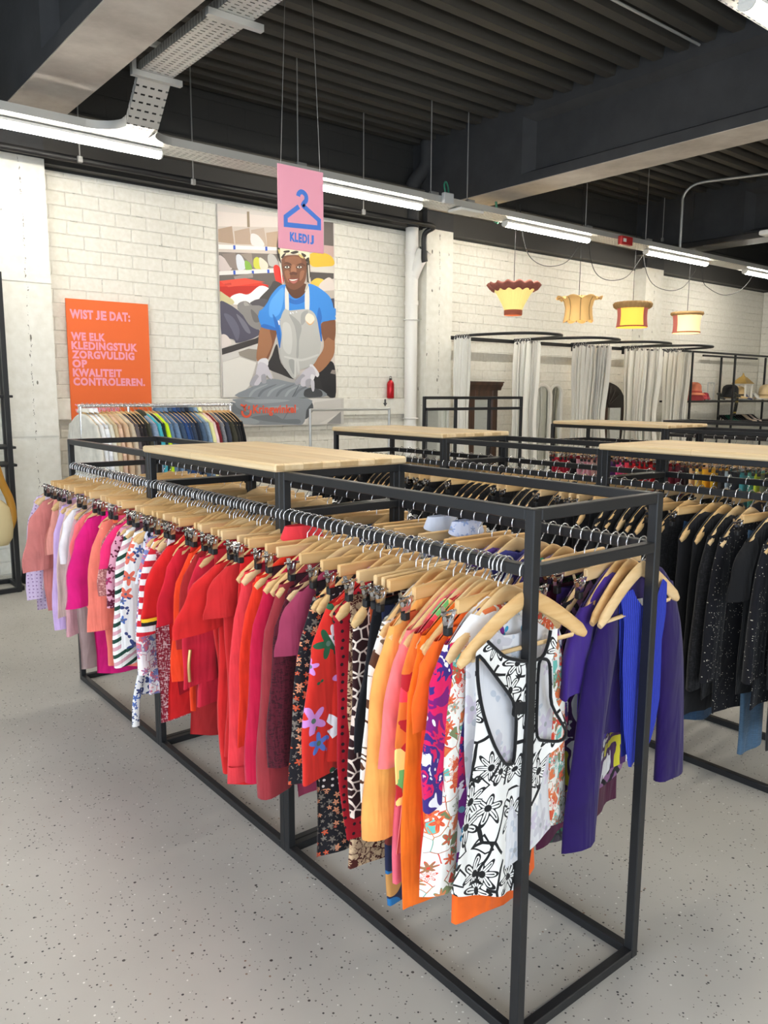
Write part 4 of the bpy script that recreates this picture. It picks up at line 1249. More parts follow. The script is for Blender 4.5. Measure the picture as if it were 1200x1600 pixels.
def short(l):
    for s in (' at the far',' near the far',' beside',' with',' among',' between',' reaching',' left of',' right of',' hanging',' clipped',' half',' on clips',' on a',' below',' behind',' whose',' reaching'):
        l = l.split(s)[0]
    return l
rnd = random.Random(11)
for i, (y, hk, nm, fab, kw, lab) in enumerate(HERO):
    rot = R(5*math.sin(y*5.1)+2.2*math.sin(y*23)+rnd.uniform(-1.2,1.2))
    kk = 'clip' if hk == 'c' else 'shoulder'
    g = garment(nm, fab, (XL,y,BARZ), rot, lab, nm.replace('_','-') if nm == 't_shirt' else nm, 'garments on the front rail', seed=i, **kw)
    hanger(kk, (XL+rnd.uniform(-.004,.004),y,BARZ), rot, 'wooden %s hanger carrying the %s' % ('clip' if hk == 'c' else 'shoulder', lab.split(' with a ')[0] if len(lab.split()) < 11 else short(lab)), 'hangers on the front rail')
    HERO[i] = HERO[i]+(g,)
def find(s):
    for h in HERO:
        if h[5].startswith(s): return h[6]
# parts of single garments
def kids(g, n_): return [c for c in g.children if c.name.split('.')[0] == n_]
g = find('red tee with black')
for s, sl in zip((-1,1), kids(g, 'sleeve')):
    xs = s*(0.214-0.045+0.075); zs = -0.043-0.127-0.25
    for c_, nm_, d in (((24,22,24),'black_trim',0.0),((240,190,40),'yellow_trim',0.013)):
        b = MB()
        b.tube([(xs,0,zs+d-0.002),(xs,0,zs+d+0.012)], 0.079, 20, ry=0.031, up=(1,0,0), caps=False)
        for i, q in enumerate(b.v): b.v[i] = (q[0], q[1], q[2]-0.12*(q[0]-xs)*s)
        b.build(nm_, fabric('plain',c_), sl)
g = find('crimson blouse with a gold zip')
b = MB(); b.tube(smooth_poly([(-0.262,-0.02,-0.46),(-0.27,-0.024,-0.51),(-0.268,-0.022,-0.57)],5,False), 0.006, 8)
b.build('gold_zip', plain('gold_metal', (206,170,110), 0.35, 0.6), kids(g, 'sleeve')[0])
g = find('white blouse with blue and coral')
b = MB(); b.tube(smooth_poly([(-0.20,0.0,-0.74),(-0.225,-0.005,-0.84),(-0.23,0.0,-0.95)],5,False), [0.016]*11, 8, ry=0.006)
b.build('tie', fabric('floral',(236,234,232),(80,110,180),(60,70,120),scale=1.4), g)
# fillers: skirts and tops squeezed in between, only partly seen
yy = [h[0] for h in HERO]
FILL = [((206,170,176),'pale rose'),((196,150,160),'mauve'),((214,180,170),'shell pink'),((222,120,130),'rose'),((226,70,110),'pink'),((220,40,60),'cherry red'),((176,30,40),'red'),((150,24,34),'dark red'),((200,40,40),'red'),((140,30,50),'burgundy'),((60,28,36),'dark aubergine'),((40,30,34),'black'),((206,90,50),'rust'),((232,120,50),'orange')]
k = 0
for i in range(len(HERO)-1):
    a, b_ = yy[i], yy[i+1]
    if a-b_ >= 0.044:
        y = (a+b_)/2
        c, cn = FILL[min(len(FILL)-1, int((3.2-y)/3.2*len(FILL)))]
        rot = R(5*math.sin(y*5.1)+2.2*math.sin(y*23)+rnd.uniform(-1.2,1.2)); hk = 'clip' if k % 3 else 'shoulder'
        L = rnd.uniform(.42,.66)
        short_a, short_b = short(HERO[i][5]), short(HERO[i+1][5])
        if short_a.split()[0] == short_b.split()[0] and short_a == short_b: short_b += ' nearer'
        garment('skirt' if hk == 'clip' else 'blouse', fabric('plain',c), (XL,y,BARZ), rot, '%s %s between %s and %s' % (cn, 'skirt' if hk == 'clip' else 'blouse', short_a, short_b), 'skirt' if hk == 'clip' else 'blouse', 'garments on the front rail', L=L, skirt=(hk == 'clip'), top=.165, hem=.175, thick=.012, seed=200+i)
        hanger(hk, (XL,y,BARZ), rot, 'wooden %s hanger between %s and %s' % (hk, short_a, short_b), 'hangers on the front rail')
        k += 1

# ------------------------------------------------------------------ garments seen face-on at the end of the front rack: cut panels
def inside(p, poly):
    x, y = p; r = False; n = len(poly)
    for i in range(n):
        x1,y1 = poly[i]; x2,y2 = poly[i-1]
        if (y1 > y) != (y2 > y) and x < (x2-x1)*(y-y1)/(y2-y1)+x1: r = not r
    return r
def nearest(p, polys):
    best = None; bd = 1e9
    for poly in polys:
        for i in range(len(poly)):
            a = Vector(poly[i-1]); b = Vector(poly[i]); d = b-a
            t = max(0,min(1,(Vector(p)-a).dot(d)/max(1e-12,d.dot(d))))
            q = a+d*t; e = (q-Vector(p)).length
            if e < bd: bd = e; best = q
    return best
def panel(outline, holes, yf, res=0.006):
    xs = [p[0] for p in outline]; zs = [p[1] for p in outline]
    nx = int((max(xs)-min(xs))/res)+1; nz = int((max(zs)-min(zs))/res)+1
    keep = {}
    for i in range(nx):
        for j in range(nz):
            c = (min(xs)+(i+.5)*res, min(zs)+(j+.5)*res)
            if inside(c, outline) and not any(inside(c,h) for h in holes): keep[(i,j)] = 1
    cnt = {}
    for (i,j) in keep:
        for q in ((i,j),(i+1,j),(i+1,j+1),(i,j+1)): cnt[q] = cnt.get(q,0)+1
    idx = {}; vs_ = []
    for q, n in cnt.items():
        p = (min(xs)+q[0]*res, min(zs)+q[1]*res)
        if n < 4:
            r = nearest(p, [outline]+list(holes))
            if (r-Vector(p)).length < res*1.5: p = (r.x,r.y)
        idx[q] = len(vs_); vs_.append((p[0], yf(*p), p[1]))
    b = MB()
    b.add(vs_, [(idx[(i,j)],idx[(i+1,j)],idx[(i+1,j+1)],idx[(i,j+1)]) for (i,j) in keep], 0, True)
    return b
def loc2(pts, sc, ox, oy, Y, rx):
    out = []
    for x, y in pts:
        p = at(ox+x/sc, oy+y/sc, Y); out.append((p.x-rx, p.z-BARZ))
    return out
VY = 0.022
vest = empty('vest', (XL,VY,BARZ), 'white sleeveless vest with black line flowers at the end of the front rack', 'vest', 'garments on the front rail')
LINE = fabric('lineart',(240,239,236),(22,22,24),scale=0.62)
BLK = fabric('plain',(22,22,24))
outl = loc2([(492,842),(556,784),(600,826),(650,868),(770,892),(850,872),(885,800),(902,722),(946,712),(938,800),(912,880),(905,990),(930,1120),(985,1230),(990,1300),(960,1340),(890,1420),(850,1700),(790,2100),(740,2178),(560,2190),(400,2205),(372,2190),(420,1900),(470,1500),(492,1200),(484,1000),(486,900)], 3.556, 600, 780, VY, XL)
hl = loc2([(506,862),(600,985),(690,1112),(692,1185),(708,1215),(704,1430),(685,1462),(640,1450),(578,1352),(524,1182),(500,1040),(494,930)], 3.556, 600, 780, VY, XL)
hr = loc2([(836,905),(868,880),(892,905),(896,1000),(903,1130),(958,1240),(978,1282),(956,1322),(892,1334),(832,1308),(826,1120)], 3.556, 600, 780, VY, XL)
def vf(x, z):
    d = max(0, -z-0.16)
    return -0.006 + d*0.014*math.sin(26*x+1.2) + d*0.010*math.sin(55*x+4*z) - 0.008*math.exp(-((z+.3)/.2)**2)
panel(outl, [hl,hr], vf).build('back_panel', LINE, vest)
b = MB()
for hh in (smooth_poly(hl,3), smooth_poly(hr,3)):
    b.tube([(x,vf(x,z)-0.002,z) for x, z in hh], 0.0042, 6, closed=True)
nk = loc2([(556,784),(600,826),(650,868),(710,884),(770,892),(850,872),(885,800),(902,722)], 3.556, 600, 780, VY, XL)
b.tube([(x,vf(x,z)-0.002,z) for x, z in smooth_poly(nk,3,False)], 0.0042, 6)
bd = loc2([(686,1112),(800,1116),(800,1180),(688,1184)], 3.556, 600, 780, VY, XL)
b.add([(x,vf(x,z)-0.005,z) for x, z in bd], [(0,1,2,3)])
b.build('black_trim', BLK, vest)
rng = random.Random(5)
o = top_mesh(rng, .70, .15, .15, .010, .08, -.10, .003).build('front_panel', fabric('floral',(216,216,220),(196,194,202),(204,196,212),(190,196,206),scale=.5), vest, (-0.02,0.028,0))
hanger('shoulder', (XL,VY+0.006,BARZ), R(-3), 'wooden shoulder hanger carrying the white vest at the end of the front rack', 'hangers on the front rail')
g = garment('blouse', fabric('floral',(236,236,238),(120,40,130),(226,60,110),(240,160,60),(90,170,70),(60,160,200),scale=.38), (XL-.065,VY+.056,BARZ), R(-3), 'white blouse with scattered bright prints directly behind the vest', 'blouse', 'garments on the front rail', L=.725, sleeve=0, top=.14, hem=.16, thick=.008, seed=77, amp=.006)
# right rail, nearest: cobalt blue sleeveless top facing the viewer
XR = XA+W-0.014
BYY = 0.040
blue = empty('sleeveless_top', (XR,BYY,BARZ), 'cobalt blue ribbed sleeveless top facing the viewer on the right rail', 'top', 'garments on the right rail')
def rib():
    k = NB('cobalt_rib_knit', 0.85)
    sx = k.n('ShaderNodeSeparateXYZ', {0: k.obj()})
    k.color((38,56,178)); k.bump(k.math('SINE', k.math('MULTIPLY', sx.outputs[0], 700.0)), 0.5, 0.004)
    return k.m
RIB = rib()
ob = loc2([(486,432),(545,408),(562,450),(590,488),(622,492),(650,455),(668,392),(680,358),(700,378),(694,520),(676,640),(672,800),(668,900),(650,1010),(630,1090),(602,1180),(562,1218),(508,1208),(492,1040),(492,740),(502,560)], 2.909, 800, 780, BYY, XR)
def bf(x, z):
    d = max(0,-z-.14)
    return -0.004+d*0.03*math.sin(24*x+.5)+d*0.012*math.sin(61*x)
panel(ob, [], bf).build('front_panel', RIB, blue)
ob2 = [(x,z) for x, z in ob if z < -0.16] 
o2 = loc2([(500,470),(550,425),(600,440),(650,430),(690,400),(690,560),(668,880),(600,1150),(510,1180),(498,700)], 2.909, 800, 780, BYY, XR)
panel(o2, [], lambda x, z: 0.018+0.01*math.sin(20*x)).build('back_panel', RIB, blue)
b = MB(); q = loc2([(570,458),(606,452),(606,486),(572,488)], 2.909, 800, 780, BYY, XR)
b.add([(x,0.008,z) for x, z in q], [(0,1,2,3)]); b.build('care_label', fabric('plain',(226,226,222)), blue)
hanger('shoulder', (XR,BYY+0.006,BARZ), R(4), 'wooden shoulder hanger carrying the cobalt blue top', 'hangers on the right rail')
RIGHT = [
 (.085,'s','cardigan',fabric('plain',(34,12,84)),dict(L=.52,sleeve=.62,wide=.07,flare=1.2,out=.09,thick=.022),'deep purple cardigan with long flared sleeves behind the cobalt top'),
 (.135,'c','skirt',fabric('blotch',(232,232,236),(214,206,50),(70,30,90),(236,236,238),(180,140,200),scale=.5),dict(L=.70,skirt=True,top=.12),'white skirt with yellow and purple shapes behind the purple cardigan'),
 (.112,'s','t_shirt',fabric('plain',(62,36,128)),dict(L=.55,sleeve=.2,out=.07),'violet ribbed short-sleeved top'),
 (.20,'c','skirt',fabric('plain',(54,34,104)),dict(L=.72,skirt=True,hem=.22),'violet skirt right of the cobalt top'),
 (.235,'c','skirt',fabric('plain',(78,22,54)),dict(L=.88,skirt=True,hem=.22),'maroon pleated skirt hanging low on the right rail'),
 (.27,'c','skirt',fabric('paisley',(20,26,28),(40,100,70),(60,50,60)),dict(L=.93,skirt=True,hem=.23),'black skirt with green leaves, lowest on the right rail'),
 (.168,'s','sweater',fabric('zigzag',(22,18,26),(140,96,140)),dict(L=.74,sleeve=.5,wide=.065,out=.06),'black and mauve zigzag knit sweater'),
 (.355,'s','blouse',fabric('floral',(60,50,110),(60,170,120),(200,40,110),(90,80,160),scale=1.2),dict(L=.6,sleeve=.2),'purple blouse with green and pink flowers'),
 (.40,'s','cardigan',fabric('plain',(70,64,120)),dict(L=.68,sleeve=.5),'dusky indigo cardigan on the right rail'),
 (.31,'s','sweater',fabric('tweed',(110,76,120),(70,44,80)),dict(L=.66,sleeve=.45,thick=.024),'mauve lace knit sweater'),
 (.495,'s','shirt',fabric('plain',(66,66,140)),dict(L=.7,sleeve=.5),'indigo blue shirt on the right rail'),
 (.545,'s','blouse',fabric('paisley',(70,40,90),(180,60,60),(90,60,140)),dict(L=.6,sleeve=.3),'purple blouse with red paisley'),
 (.60,'c','skirt',fabric('plain',(180,150,206)),dict(L=.4,skirt=True),'pale lilac skirt on clips'),
 (.66,'c','blouse',fabric('plain',(196,170,216)),dict(L=.45,skirt=True),'lilac gathered top on clips'),
 (.72,'s','shirt',fabric('floral',(206,214,238),(150,170,216),(176,190,226)),dict(L=.6,sleeve=.3,collar=True),'pale blue shirt with faint flowers'),
 (.78,'c','blouse',fabric('stripe',(196,208,236),(228,232,242)),dict(L=.5,skirt=True),'pale blue and white striped top on clips'),
 (.84,'s','shirt',fabric('plain',(214,222,240)),dict(L=.6,sleeve=.4,collar=True),'white blue shirt with a collar'),
 (.90,'c','skirt',fabric('plain',(92,150,200)),dict(L=.5,skirt=True),'sky blue skirt on clips'),
 (.96,'c','blouse',fabric('plain',(206,220,232)),dict(L=.45,skirt=True),'ice blue top on clips'),
 (1.02,'c','skirt',fabric('floral',(40,44,50),(200,206,210),(120,130,140)),dict(L=.5,skirt=True),'black and grey patterned skirt on clips'),
]
for j in range(26):
    y = 1.12+j*0.082
    c, cn = [((30,70,160),'royal blue'),((24,30,70),'navy'),((26,26,32),'black'),((60,90,120),'slate blue'),((40,46,60),'charcoal'),((110,140,150),'grey teal')][(j*5+j//6) % 6]
    s = j % 3 == 0
    RIGHT.append((y,'s' if s else 'c','blouse' if s else 'skirt',fabric('plain',c),dict(L=.5,skirt=not s,sleeve=.3 if s else 0),None,cn))
for i, r in enumerate(RIGHT):
    y, hk, nm, fab, kw, lab = r[:6]
    rot = R(5*math.sin(y*4.3+1)+2*math.sin(y*19)+rnd.uniform(-1.2,1.2))
    grp = 'garments on the right rail'
    if lab is None:
        lab = '%s %s deep in the front rack, on its right rail' % (r[6], nm)
        grp = 'hidden %s garments on the right rail' % r[6]
        hl_ = 'wooden hanger on the right rail behind the middle of the front rack'; hg = 'hangers far along the right rail'
    else:
        hl_ = 'wooden %s hanger carrying the %s' % ('clip' if hk == 'c' else 'shoulder', lab if len(lab.split()) < 11 else short(lab)); hg = 'hangers on the right rail'
    garment(nm, fab, (XR+(0.06 if i == 0 else 0),y,BARZ), rot, lab, 't-shirt' if nm == 't_shirt' else nm, grp, seed=400+i, **kw)
    hanger('clip' if hk == 'c' else 'shoulder', (XR,y,BARZ), rot, hl_, hg)

# ------------------------------------------------------------------ second rack: black clothes
BK = [fabric('plain',(24,24,26)), fabric('plain',(30,29,32)), fabric('plain',(20,21,26)), fabric('tweed',(20,20,22),(38,37,40))]
SPK = fabric('speckle',(20,20,26),(214,206,190)); BWF = fabric('floral',(24,24,26),(226,224,220),(190,190,190)); DEN = fabric('denim',(52,84,118)); DEN2 = fabric('denim',(86,116,144))
XBL = XB+0.014
j = 0; y = 0.05
while y < 3.18:
    rot = R(6*math.sin(y*4.7+2)+3*math.sin(y*17)+rnd.uniform(-1.2,1.2)); kw = dict(L=rnd.uniform(.68,.95), sleeve=rnd.choice((0,0,.25,.5,.6)), hem=rnd.uniform(.19,.23), thick=.02, amp=.011)
    fab = BK[j % 4]; nm = rnd.choice(('blouse','dress','cardigan')); hk = rnd.choice('ssc')
    if hk == 'c': kw.update(skirt=True, sleeve=0); nm = 'skirt'
    part = ('near','middle','far')[min(2,int(y/BAY))]
    sl_ = '' if hk == 'c' else ('sleeveless ' if kw['sleeve'] == 0 else ('short-sleeved ' if kw['sleeve'] < .4 else 'long-sleeved '))
    lab = 'plain black %s%s among the black clothes in the %s bay of the second rack' % (sl_, nm, part); grp = lab[6:]
    if j in (6,): fab = SPK; nm = 'dress'; hk = 's'; kw.update(L=.86,sleeve=.55,skirt=False); lab = 'black glittering dress with long sleeves on the second rack'
    if j in (3,): fab = SPK; nm = 'sweater'; hk = 's'; kw.update(L=.8,sleeve=.5,skirt=False); lab = 'black sweater with fine glitter nearest the right edge'
    if j in (10,): fab = DEN; nm = 'skirt'; hk = 'c'; kw.update(L=1.0,skirt=True,sleeve=0,hem=.17,top=.10); lab = 'blue denim skirt hanging lower than the black clothes'
    if j in (5,): fab = DEN2; nm = 'jeans'; hk = 'c'; kw.update(L=1.04,skirt=True,sleeve=0,hem=.11,top=.10); lab = 'faded blue jeans with frayed hem under the black clothes'
    if j in (4,): nm = 't_shirt'; hk = 's'; kw.update(L=.75,sleeve=.2,skirt=False,wide=.07); lab = 'black tee with short sleeves right of the glittering dress'
    if 40 <= j <= 46 and j % 2: fab = BWF; lab = 'black and white floral dress on the far half of the second rack'; grp = 'black and white garments on the second rack'; nm = 'dress'
    garment(nm, fab, (XBL,y,BARZ), rot, lab, 't-shirt' if nm == 't_shirt' else nm, grp, seed=600+j, **kw)
    hanger('clip' if hk == 'c' else 'shoulder', (XBL,y,BARZ), rot, 'wooden %s hanger carrying black clothes in the %s bay of the second rack' % ('clip' if hk == 'c' else 'shoulder', part), '%s hangers in the %s bay of the second rack' % ('clip' if hk == 'c' else 'shoulder', part))
    y += 0.054; j += 1
XBR = XB+W-0.014
for j in range(36):
    y = 0.12+j*0.086; rot = R(rnd.uniform(-6,6)); s = j % 2
    garment('blouse' if s else 'skirt', BK[j % 4] if j % 5 else fabric('plain',(70,66,72)), (XBR,y,BARZ), rot, 'dark garment on the right rail of the second rack', 'blouse' if s else 'skirt', 'dark garments on the right rail of the second rack', L=.6, skirt=not s, sleeve=.2 if s else 0, seed=700+j)
    hanger('shoulder' if s else 'clip', (XBR,y,BARZ), rot, 'wooden hanger on the right rail of the second rack', 'hangers on the right rail of the second rack')

# ------------------------------------------------------------------ third rack: trousers sorted by colour
XCL = XC+0.014
TR = [(2.95,(190,44,66),'rose red'),(2.80,(30,28,32),'black'),(2.72,(226,170,182),'pale pink'),(2.58,(206,160,150),'blush'),(2.50,(160,130,190),'lilac'),(2.42,(90,60,120),'purple'),(2.37,(226,80,140),'hot pink'),(2.28,(230,70,90),'coral'),(2.20,(206,34,44),'bright red'),(2.08,(190,30,40),'red'),(1.98,(120,28,44),'maroon'),(1.88,(90,24,40),'wine'),(1.80,(40,26,30),'dark brown'),(1.74,(232,190,140),'tan'),(1.69,(236,206,110),'pale yellow'),(1.64,(228,174,34),'mustard yellow'),(1.56,(60,58,58),'black and white'),(1.50,(180,196,206),'pale grey blue'),(1.44,(30,34,44),'dark navy'),(1.40,(70,150,156),'teal'),(1.34,(96,170,160),'turquoise'),(1.30,(190,206,60),'lime'),(1.26,(104,108,84),'olive'),(1.12,(120,124,110),'sage'),(1.04,(96,98,100),'grey'),(0.9,(60,62,66),'charcoal')]
TR = [(a_+0.14,b_,c_) for a_,b_,c_ in TR]
def trouser_proto(seed):
    rng = random.Random(seed)
    return top_mesh(rng, .62, .155, .13, .016, 0, -.122, .009, nu=22, nv=6, skirt=True).mesh('trousers', BK[0])
TP = [trouser_proto(s) for s in (1,2,3)]
y = 3.12; j = 0
while y > 0.9:
    cur = [t for t in TR if t[0] >= y-0.0001] or [TR[0]]
    _, c, cn = cur[-1]
    o = link('trousers', TP[j % 3], None, (XCL,y,BARZ), R(rnd.uniform(-6,6)))
    o.material_slots[0].link = 'OBJECT'; o.material_slots[0].material = fabric('plain',c)
    tag(o, '%s trousers clipped in the colour-sorted row of the third rack' % cn, 'trousers', '%s trousers on the third rack' % cn)
    hanger('clip', (XCL,y,BARZ), o.rotation_euler.z, 'wooden clip hanger with %s trousers on the third rack' % cn, 'hangers with %s trousers' % cn)
    y -= 0.052; j += 1
for (xr, n, y0, yst, lab, grp, c) in ((XC+W-0.014,14,1.1,.14,'pale garment on the right rail of the third rack','pale garments on the right rail of the third rack',(222,206,200)),(XD+0.014,22,0.9,.1,'pale pink garment on the fourth rack below the shoes','pale pink garments on the fourth rack',(224,204,202))):
    for j in range(n):
        y = y0+j*yst; rot = R(rnd.uniform(-6,6))
        o = link('blouse', TP[j % 3], None, (xr,y,BARZ), rot); o.material_slots[0].link = 'OBJECT'; o.material_slots[0].material = fabric('plain',c)
        tag(o, lab, 'blouse', grp)
        hanger('clip', (xr,y,BARZ), rot, 'wooden hanger holding a '+lab.split(' on ')[0]+' on '+lab.split(' on ',1)[1], 'hangers of '+grp, simple=True)

# ------------------------------------------------------------------ coats on the silver rail by the wall
CY, CZ = 5.5, 1.485
rail = empty('coat_rail', (0.80,CY,0), 'silver clothes rail on legs in front of the orange poster, full of coats', 'clothes rail')
b = MB(); b.tube([(0,0,CZ),(1.40,0,CZ)], 0.0145, 10); b.build('rail', CHROME, rail)
for x in (0.02,1.385):
    b = MB(); b.tube([(x,0,0.05),(x,0,CZ)], 0.014, 10); b.tube([(x,-0.24,0.03),(x,0.24,0.03)], 0.013, 8)
    b.build('leg', CHROME, rail)
b = MB(); b.tube([(0.42,0,CZ),(0.42,0,0.05)], 0.012, 8); b.tube([(0.42,-0.2,0.03),(0.42,0.2,0.03)], 0.012, 8); b.build('leg', CHROME, rail)
COATS = [
 ((228,224,212),'plain','cream white shirt jacket at the left end of the coat rail',.86,.62),((240,240,240),'plain','bright white shirt second on the coat rail',.80,.6),((238,239,242),'quilt','white quilted jacket on the coat rail',.95,.62),
 ((226,222,206),'plain','ivory coat between the white quilted jacket and the beige coats',.8,.6),((204,186,152),'plain','sand beige coat on the coat rail',.85,.6),((226,190,164),'quilt','pinkish beige quilted coat',1.05,.64),
 ((214,184,152),'plain','tan coat behind the pinkish quilted coat',.95,.6),((206,190,166),'plain','stone coat with a brown fur hood',.9,.6),((96,88,90),'plain','long dark grey taupe coat',1.2,.62),
 ((44,38,40),'quilt','dark brown quilted jacket left of the olive parka',.9,.6),((34,30,32),'plain','black jacket beside the dark brown quilted jacket',.85,.6),((62,62,50),'plain','dark olive parka with a hood',1.0,.62),
 ((150,170,196),'denim','light blue jacket between the olive parka and the turquoise coat',.7,.55),((74,178,194),'plain','turquoise coat on the coat rail',1.1,.6),((26,52,50),'plain','dark green jacket left of the neon yellow one',.8,.6),
 ((206,246,40),'plain','neon yellow jacket on the coat rail',.9,.6),((104,136,172),'denim','mid blue denim jacket right of the neon yellow one',.7,.6),((120,148,180),'denim','washed light denim jacket, second right of the neon yellow one',.7,.6),
 ((70,92,120),'denim','grey blue denim jacket in the middle of the denim group',.66,.58),((52,86,144),'denim','strong blue denim jacket in the middle of the denim group',.68,.6),((46,70,112),'denim','dark blue denim jacket right of the strong blue one',.68,.6),
 ((60,74,98),'denim','slate denim jacket left of the darkest denim',.66,.58),((34,42,58),'denim','darkest navy denim jacket with short sleeve buttons',.66,.58),((88,112,140),'denim','blue denim jacket just right of the darkest one',.68,.58),((150,176,200),'denim','palest denim jacket left of the pale yellow jacket',.72,.58),
 ((240,236,170),'plain','pale yellow jacket on the coat rail',.78,.6),((242,214,212),'plain','pale pink jacket right of the pale yellow one',.78,.6),((116,30,40),'plain','maroon jacket on the coat rail',.66,.55),((140,140,146),'tweed','grey tweed jacket right of the maroon one',.78,.6),
 ((66,70,84),'plain','blue grey jacket behind the grey tweed one',.75,.6),((70,68,56),'plain','khaki dark jacket near the right end of the coat rail',.8,.6),((44,44,42),'plain','charcoal jacket next to the last black ones',.78,.6),((30,30,32),'plain','black jacket with a pale zip, last but one on the coat rail',.82,.6),((22,22,24),'plain','black coat at the right end of the coat rail',.9,.6)]
COATHOOK = None
rnd = random.Random(3)
for i, (c, pat, lab, L, sl) in enumerate(COATS):
    x = 0.835+i*(1.325/(len(COATS)-1))
    cols = (c,) if pat != 'tweed' else (c, tuple(q*.7 for q in c))
    rot = R(90+4*math.sin(i*1.1)+rnd.uniform(-1.5,1.5)+(14-2*i if i < 3 else 14))
    nm = 'shirt' if 'shirt' in lab.split(' ')[2:4] else ('coat' if 'coat' in lab else ('parka' if 'parka' in lab else 'jacket'))
    g = garment(nm, fabric(pat,*cols), (x,CY,CZ), rot, lab, nm, 'coats on the silver rail', L=L, sleeve=sl, wide=.062, hem=.235, thick=.022, out=.05, seed=900+i, collar=(i < 3 or 15 < i < 26))
    if 'fur hood' in lab:
        b = MB(); b.ball((0.06,-0.05,-0.13), 0.075, 14, sc=(1,0.6,1.1)); b.build('fur_hood', fabric('tweed',(150,120,84),(206,180,140)), g)
    if 'hood' in lab and 'fur' not in lab:
        b = MB(); b.ball((0.0,-0.04,-0.10), 0.085, 14, sc=(1.2,0.5,0.8)); b.build('hood', fabric('plain',c), g)
    if 'zip' in lab:
        b = MB(); b.tube([(0.16,-0.035,-0.30),(0.18,-0.04,-0.42)], 0.004, 6); b.build('zip', GALV, g)
    hanger('shoulder', (x,CY,CZ), rot, 'wooden hanger carrying the '+lab if len(lab.split()) < 12 else 'wooden hanger carrying the '+short(lab), 'hangers on the coat rail')

# empty silver rail further right
EY = 5.5
r2 = empty('coat_rail', (3.07,EY,0), 'empty silver clothes rail standing below the mural', 'clothes rail')
b = MB(); b.tube([(0,0,1.43),(1.02,0,1.43)], 0.014, 10); b.build('rail', GALV, r2)
for x in (0.0,1.02):
    b = MB(); b.tube([(x,0,0.03),(x,0,1.44)], 0.014, 10); b.tube([(x,-0.24,0.03),(x,0.24,0.03)], 0.013, 8); b.build('leg', GALV, r2)

# tall double-railed frame in front of the cubicles
MY = 4.6
fr = empty('display_frame', (3.79,MY,0), 'tall black steel frame with double top rails in front of the dark mirror', 'clothes rack')
for n_, p, q in [('post',(0,0,0),(0,0,1.57)),('post',(1.395,0,0),(1.395,0,1.57)),('post',(0.42,0.0,0),(0.42,0.0,1.556)),('post',(0.90,0.0,0),(0.90,0.0,1.556)),
                 ('top_rail',(0.014,0,1.557),(1.381,0,1.557)),('lower_rail',(0.014,-0.02,1.447),(1.381,-0.02,1.447)),('base_rail',(0.014,0,0.014),(1.381,0,0.014)),('foot',(0,-0.3,0.014),(0,0.3,0.014)),('foot',(1.395,-0.3,0.014),(1.395,0.3,0.014))]:
    bar_mb(p, q).build(n_, STEEL, fr)

# ------------------------------------------------------------------ fitting cubicles: D-shaped rails, curtains
RZ = 2.29
XS = [5.52,6.64,7.82,9.02,10.10]
o = bar_mb((5.46,6.02,RZ-0.02),(10.55,6.02,RZ-0.02), 0.045).build('wall_rail', STEEL); tag(o, 'straight black rail along the wall joining the curtain rails', 'rail')
desc = ['leftmost','second','third','rightmost']
for i in range(4):
    a, b_ = XS[i], XS[i+1]
    cx = (a+b_)/2; rx = (b_-a)/2-0.03
    pts = []
    for k in range(29):
        t = PI*k/28
        pts.append((cx-rx*spow(math.cos(t),0.75), 6.0-1.05*abs(math.sin(t))**0.75, RZ))
    m = MB(); m.tube(pts, 0.017, 8)
    o = m.build('curtain_rail', STEEL); tag(o, '%s of the four curved black curtain rails of the fitting cubicles' % desc[i], 'curtain rail', 'curved curtain rails')
    q = MB(); q.cbox(b_-0.035,b_+0.035,5.93,6.0,RZ-0.10,RZ-0.02,0.004); q.build('bracket', BLACK, o)
def cur_mat():
    k = NB('linen_curtain', 0.85, 0, 0.2)
    nz = k.noise(k.mapped((40,40,3)), 1.0, 3.0)
    k.color(k.ramp(nz, [(0.3,(232,229,219)),(0.7,(240,238,230))]))
    k.bump(k.noise(k.mapped((16,16,1.2)), 1.0, 3.0).outputs[0], 0.4, 0.02)
    return k.m
LINEN = cur_mat()
CURT = [(5.50,5.97,5.72,.055,'pale linen curtain gathered at the left pilaster'),
        (6.56,5.95,5.68,.07,'left curtain of the pair gathered between the first two cubicles'),(6.68,5.95,5.62,.06,'right curtain of the pair gathered between the first two cubicles'),
        (7.77,5.95,5.58,.08,'left curtain of the pair gathered left of the ornate dark mirror'),(7.90,5.95,5.42,.085,'right curtain of the pair gathered left of the ornate dark mirror'),
        (8.97,5.95,5.55,.08,'left curtain of the pair gathered right of the ornate dark mirror'),(9.10,5.92,5.38,.08,'smooth right curtain of the pair right of the ornate dark mirror'),
        (9.98,5.92,5.55,.085,'curtain gathered at the end of the fourth cubicle'),(10.14,5.92,5.55,.09,'rightmost curtain, left of the hat shelf')]
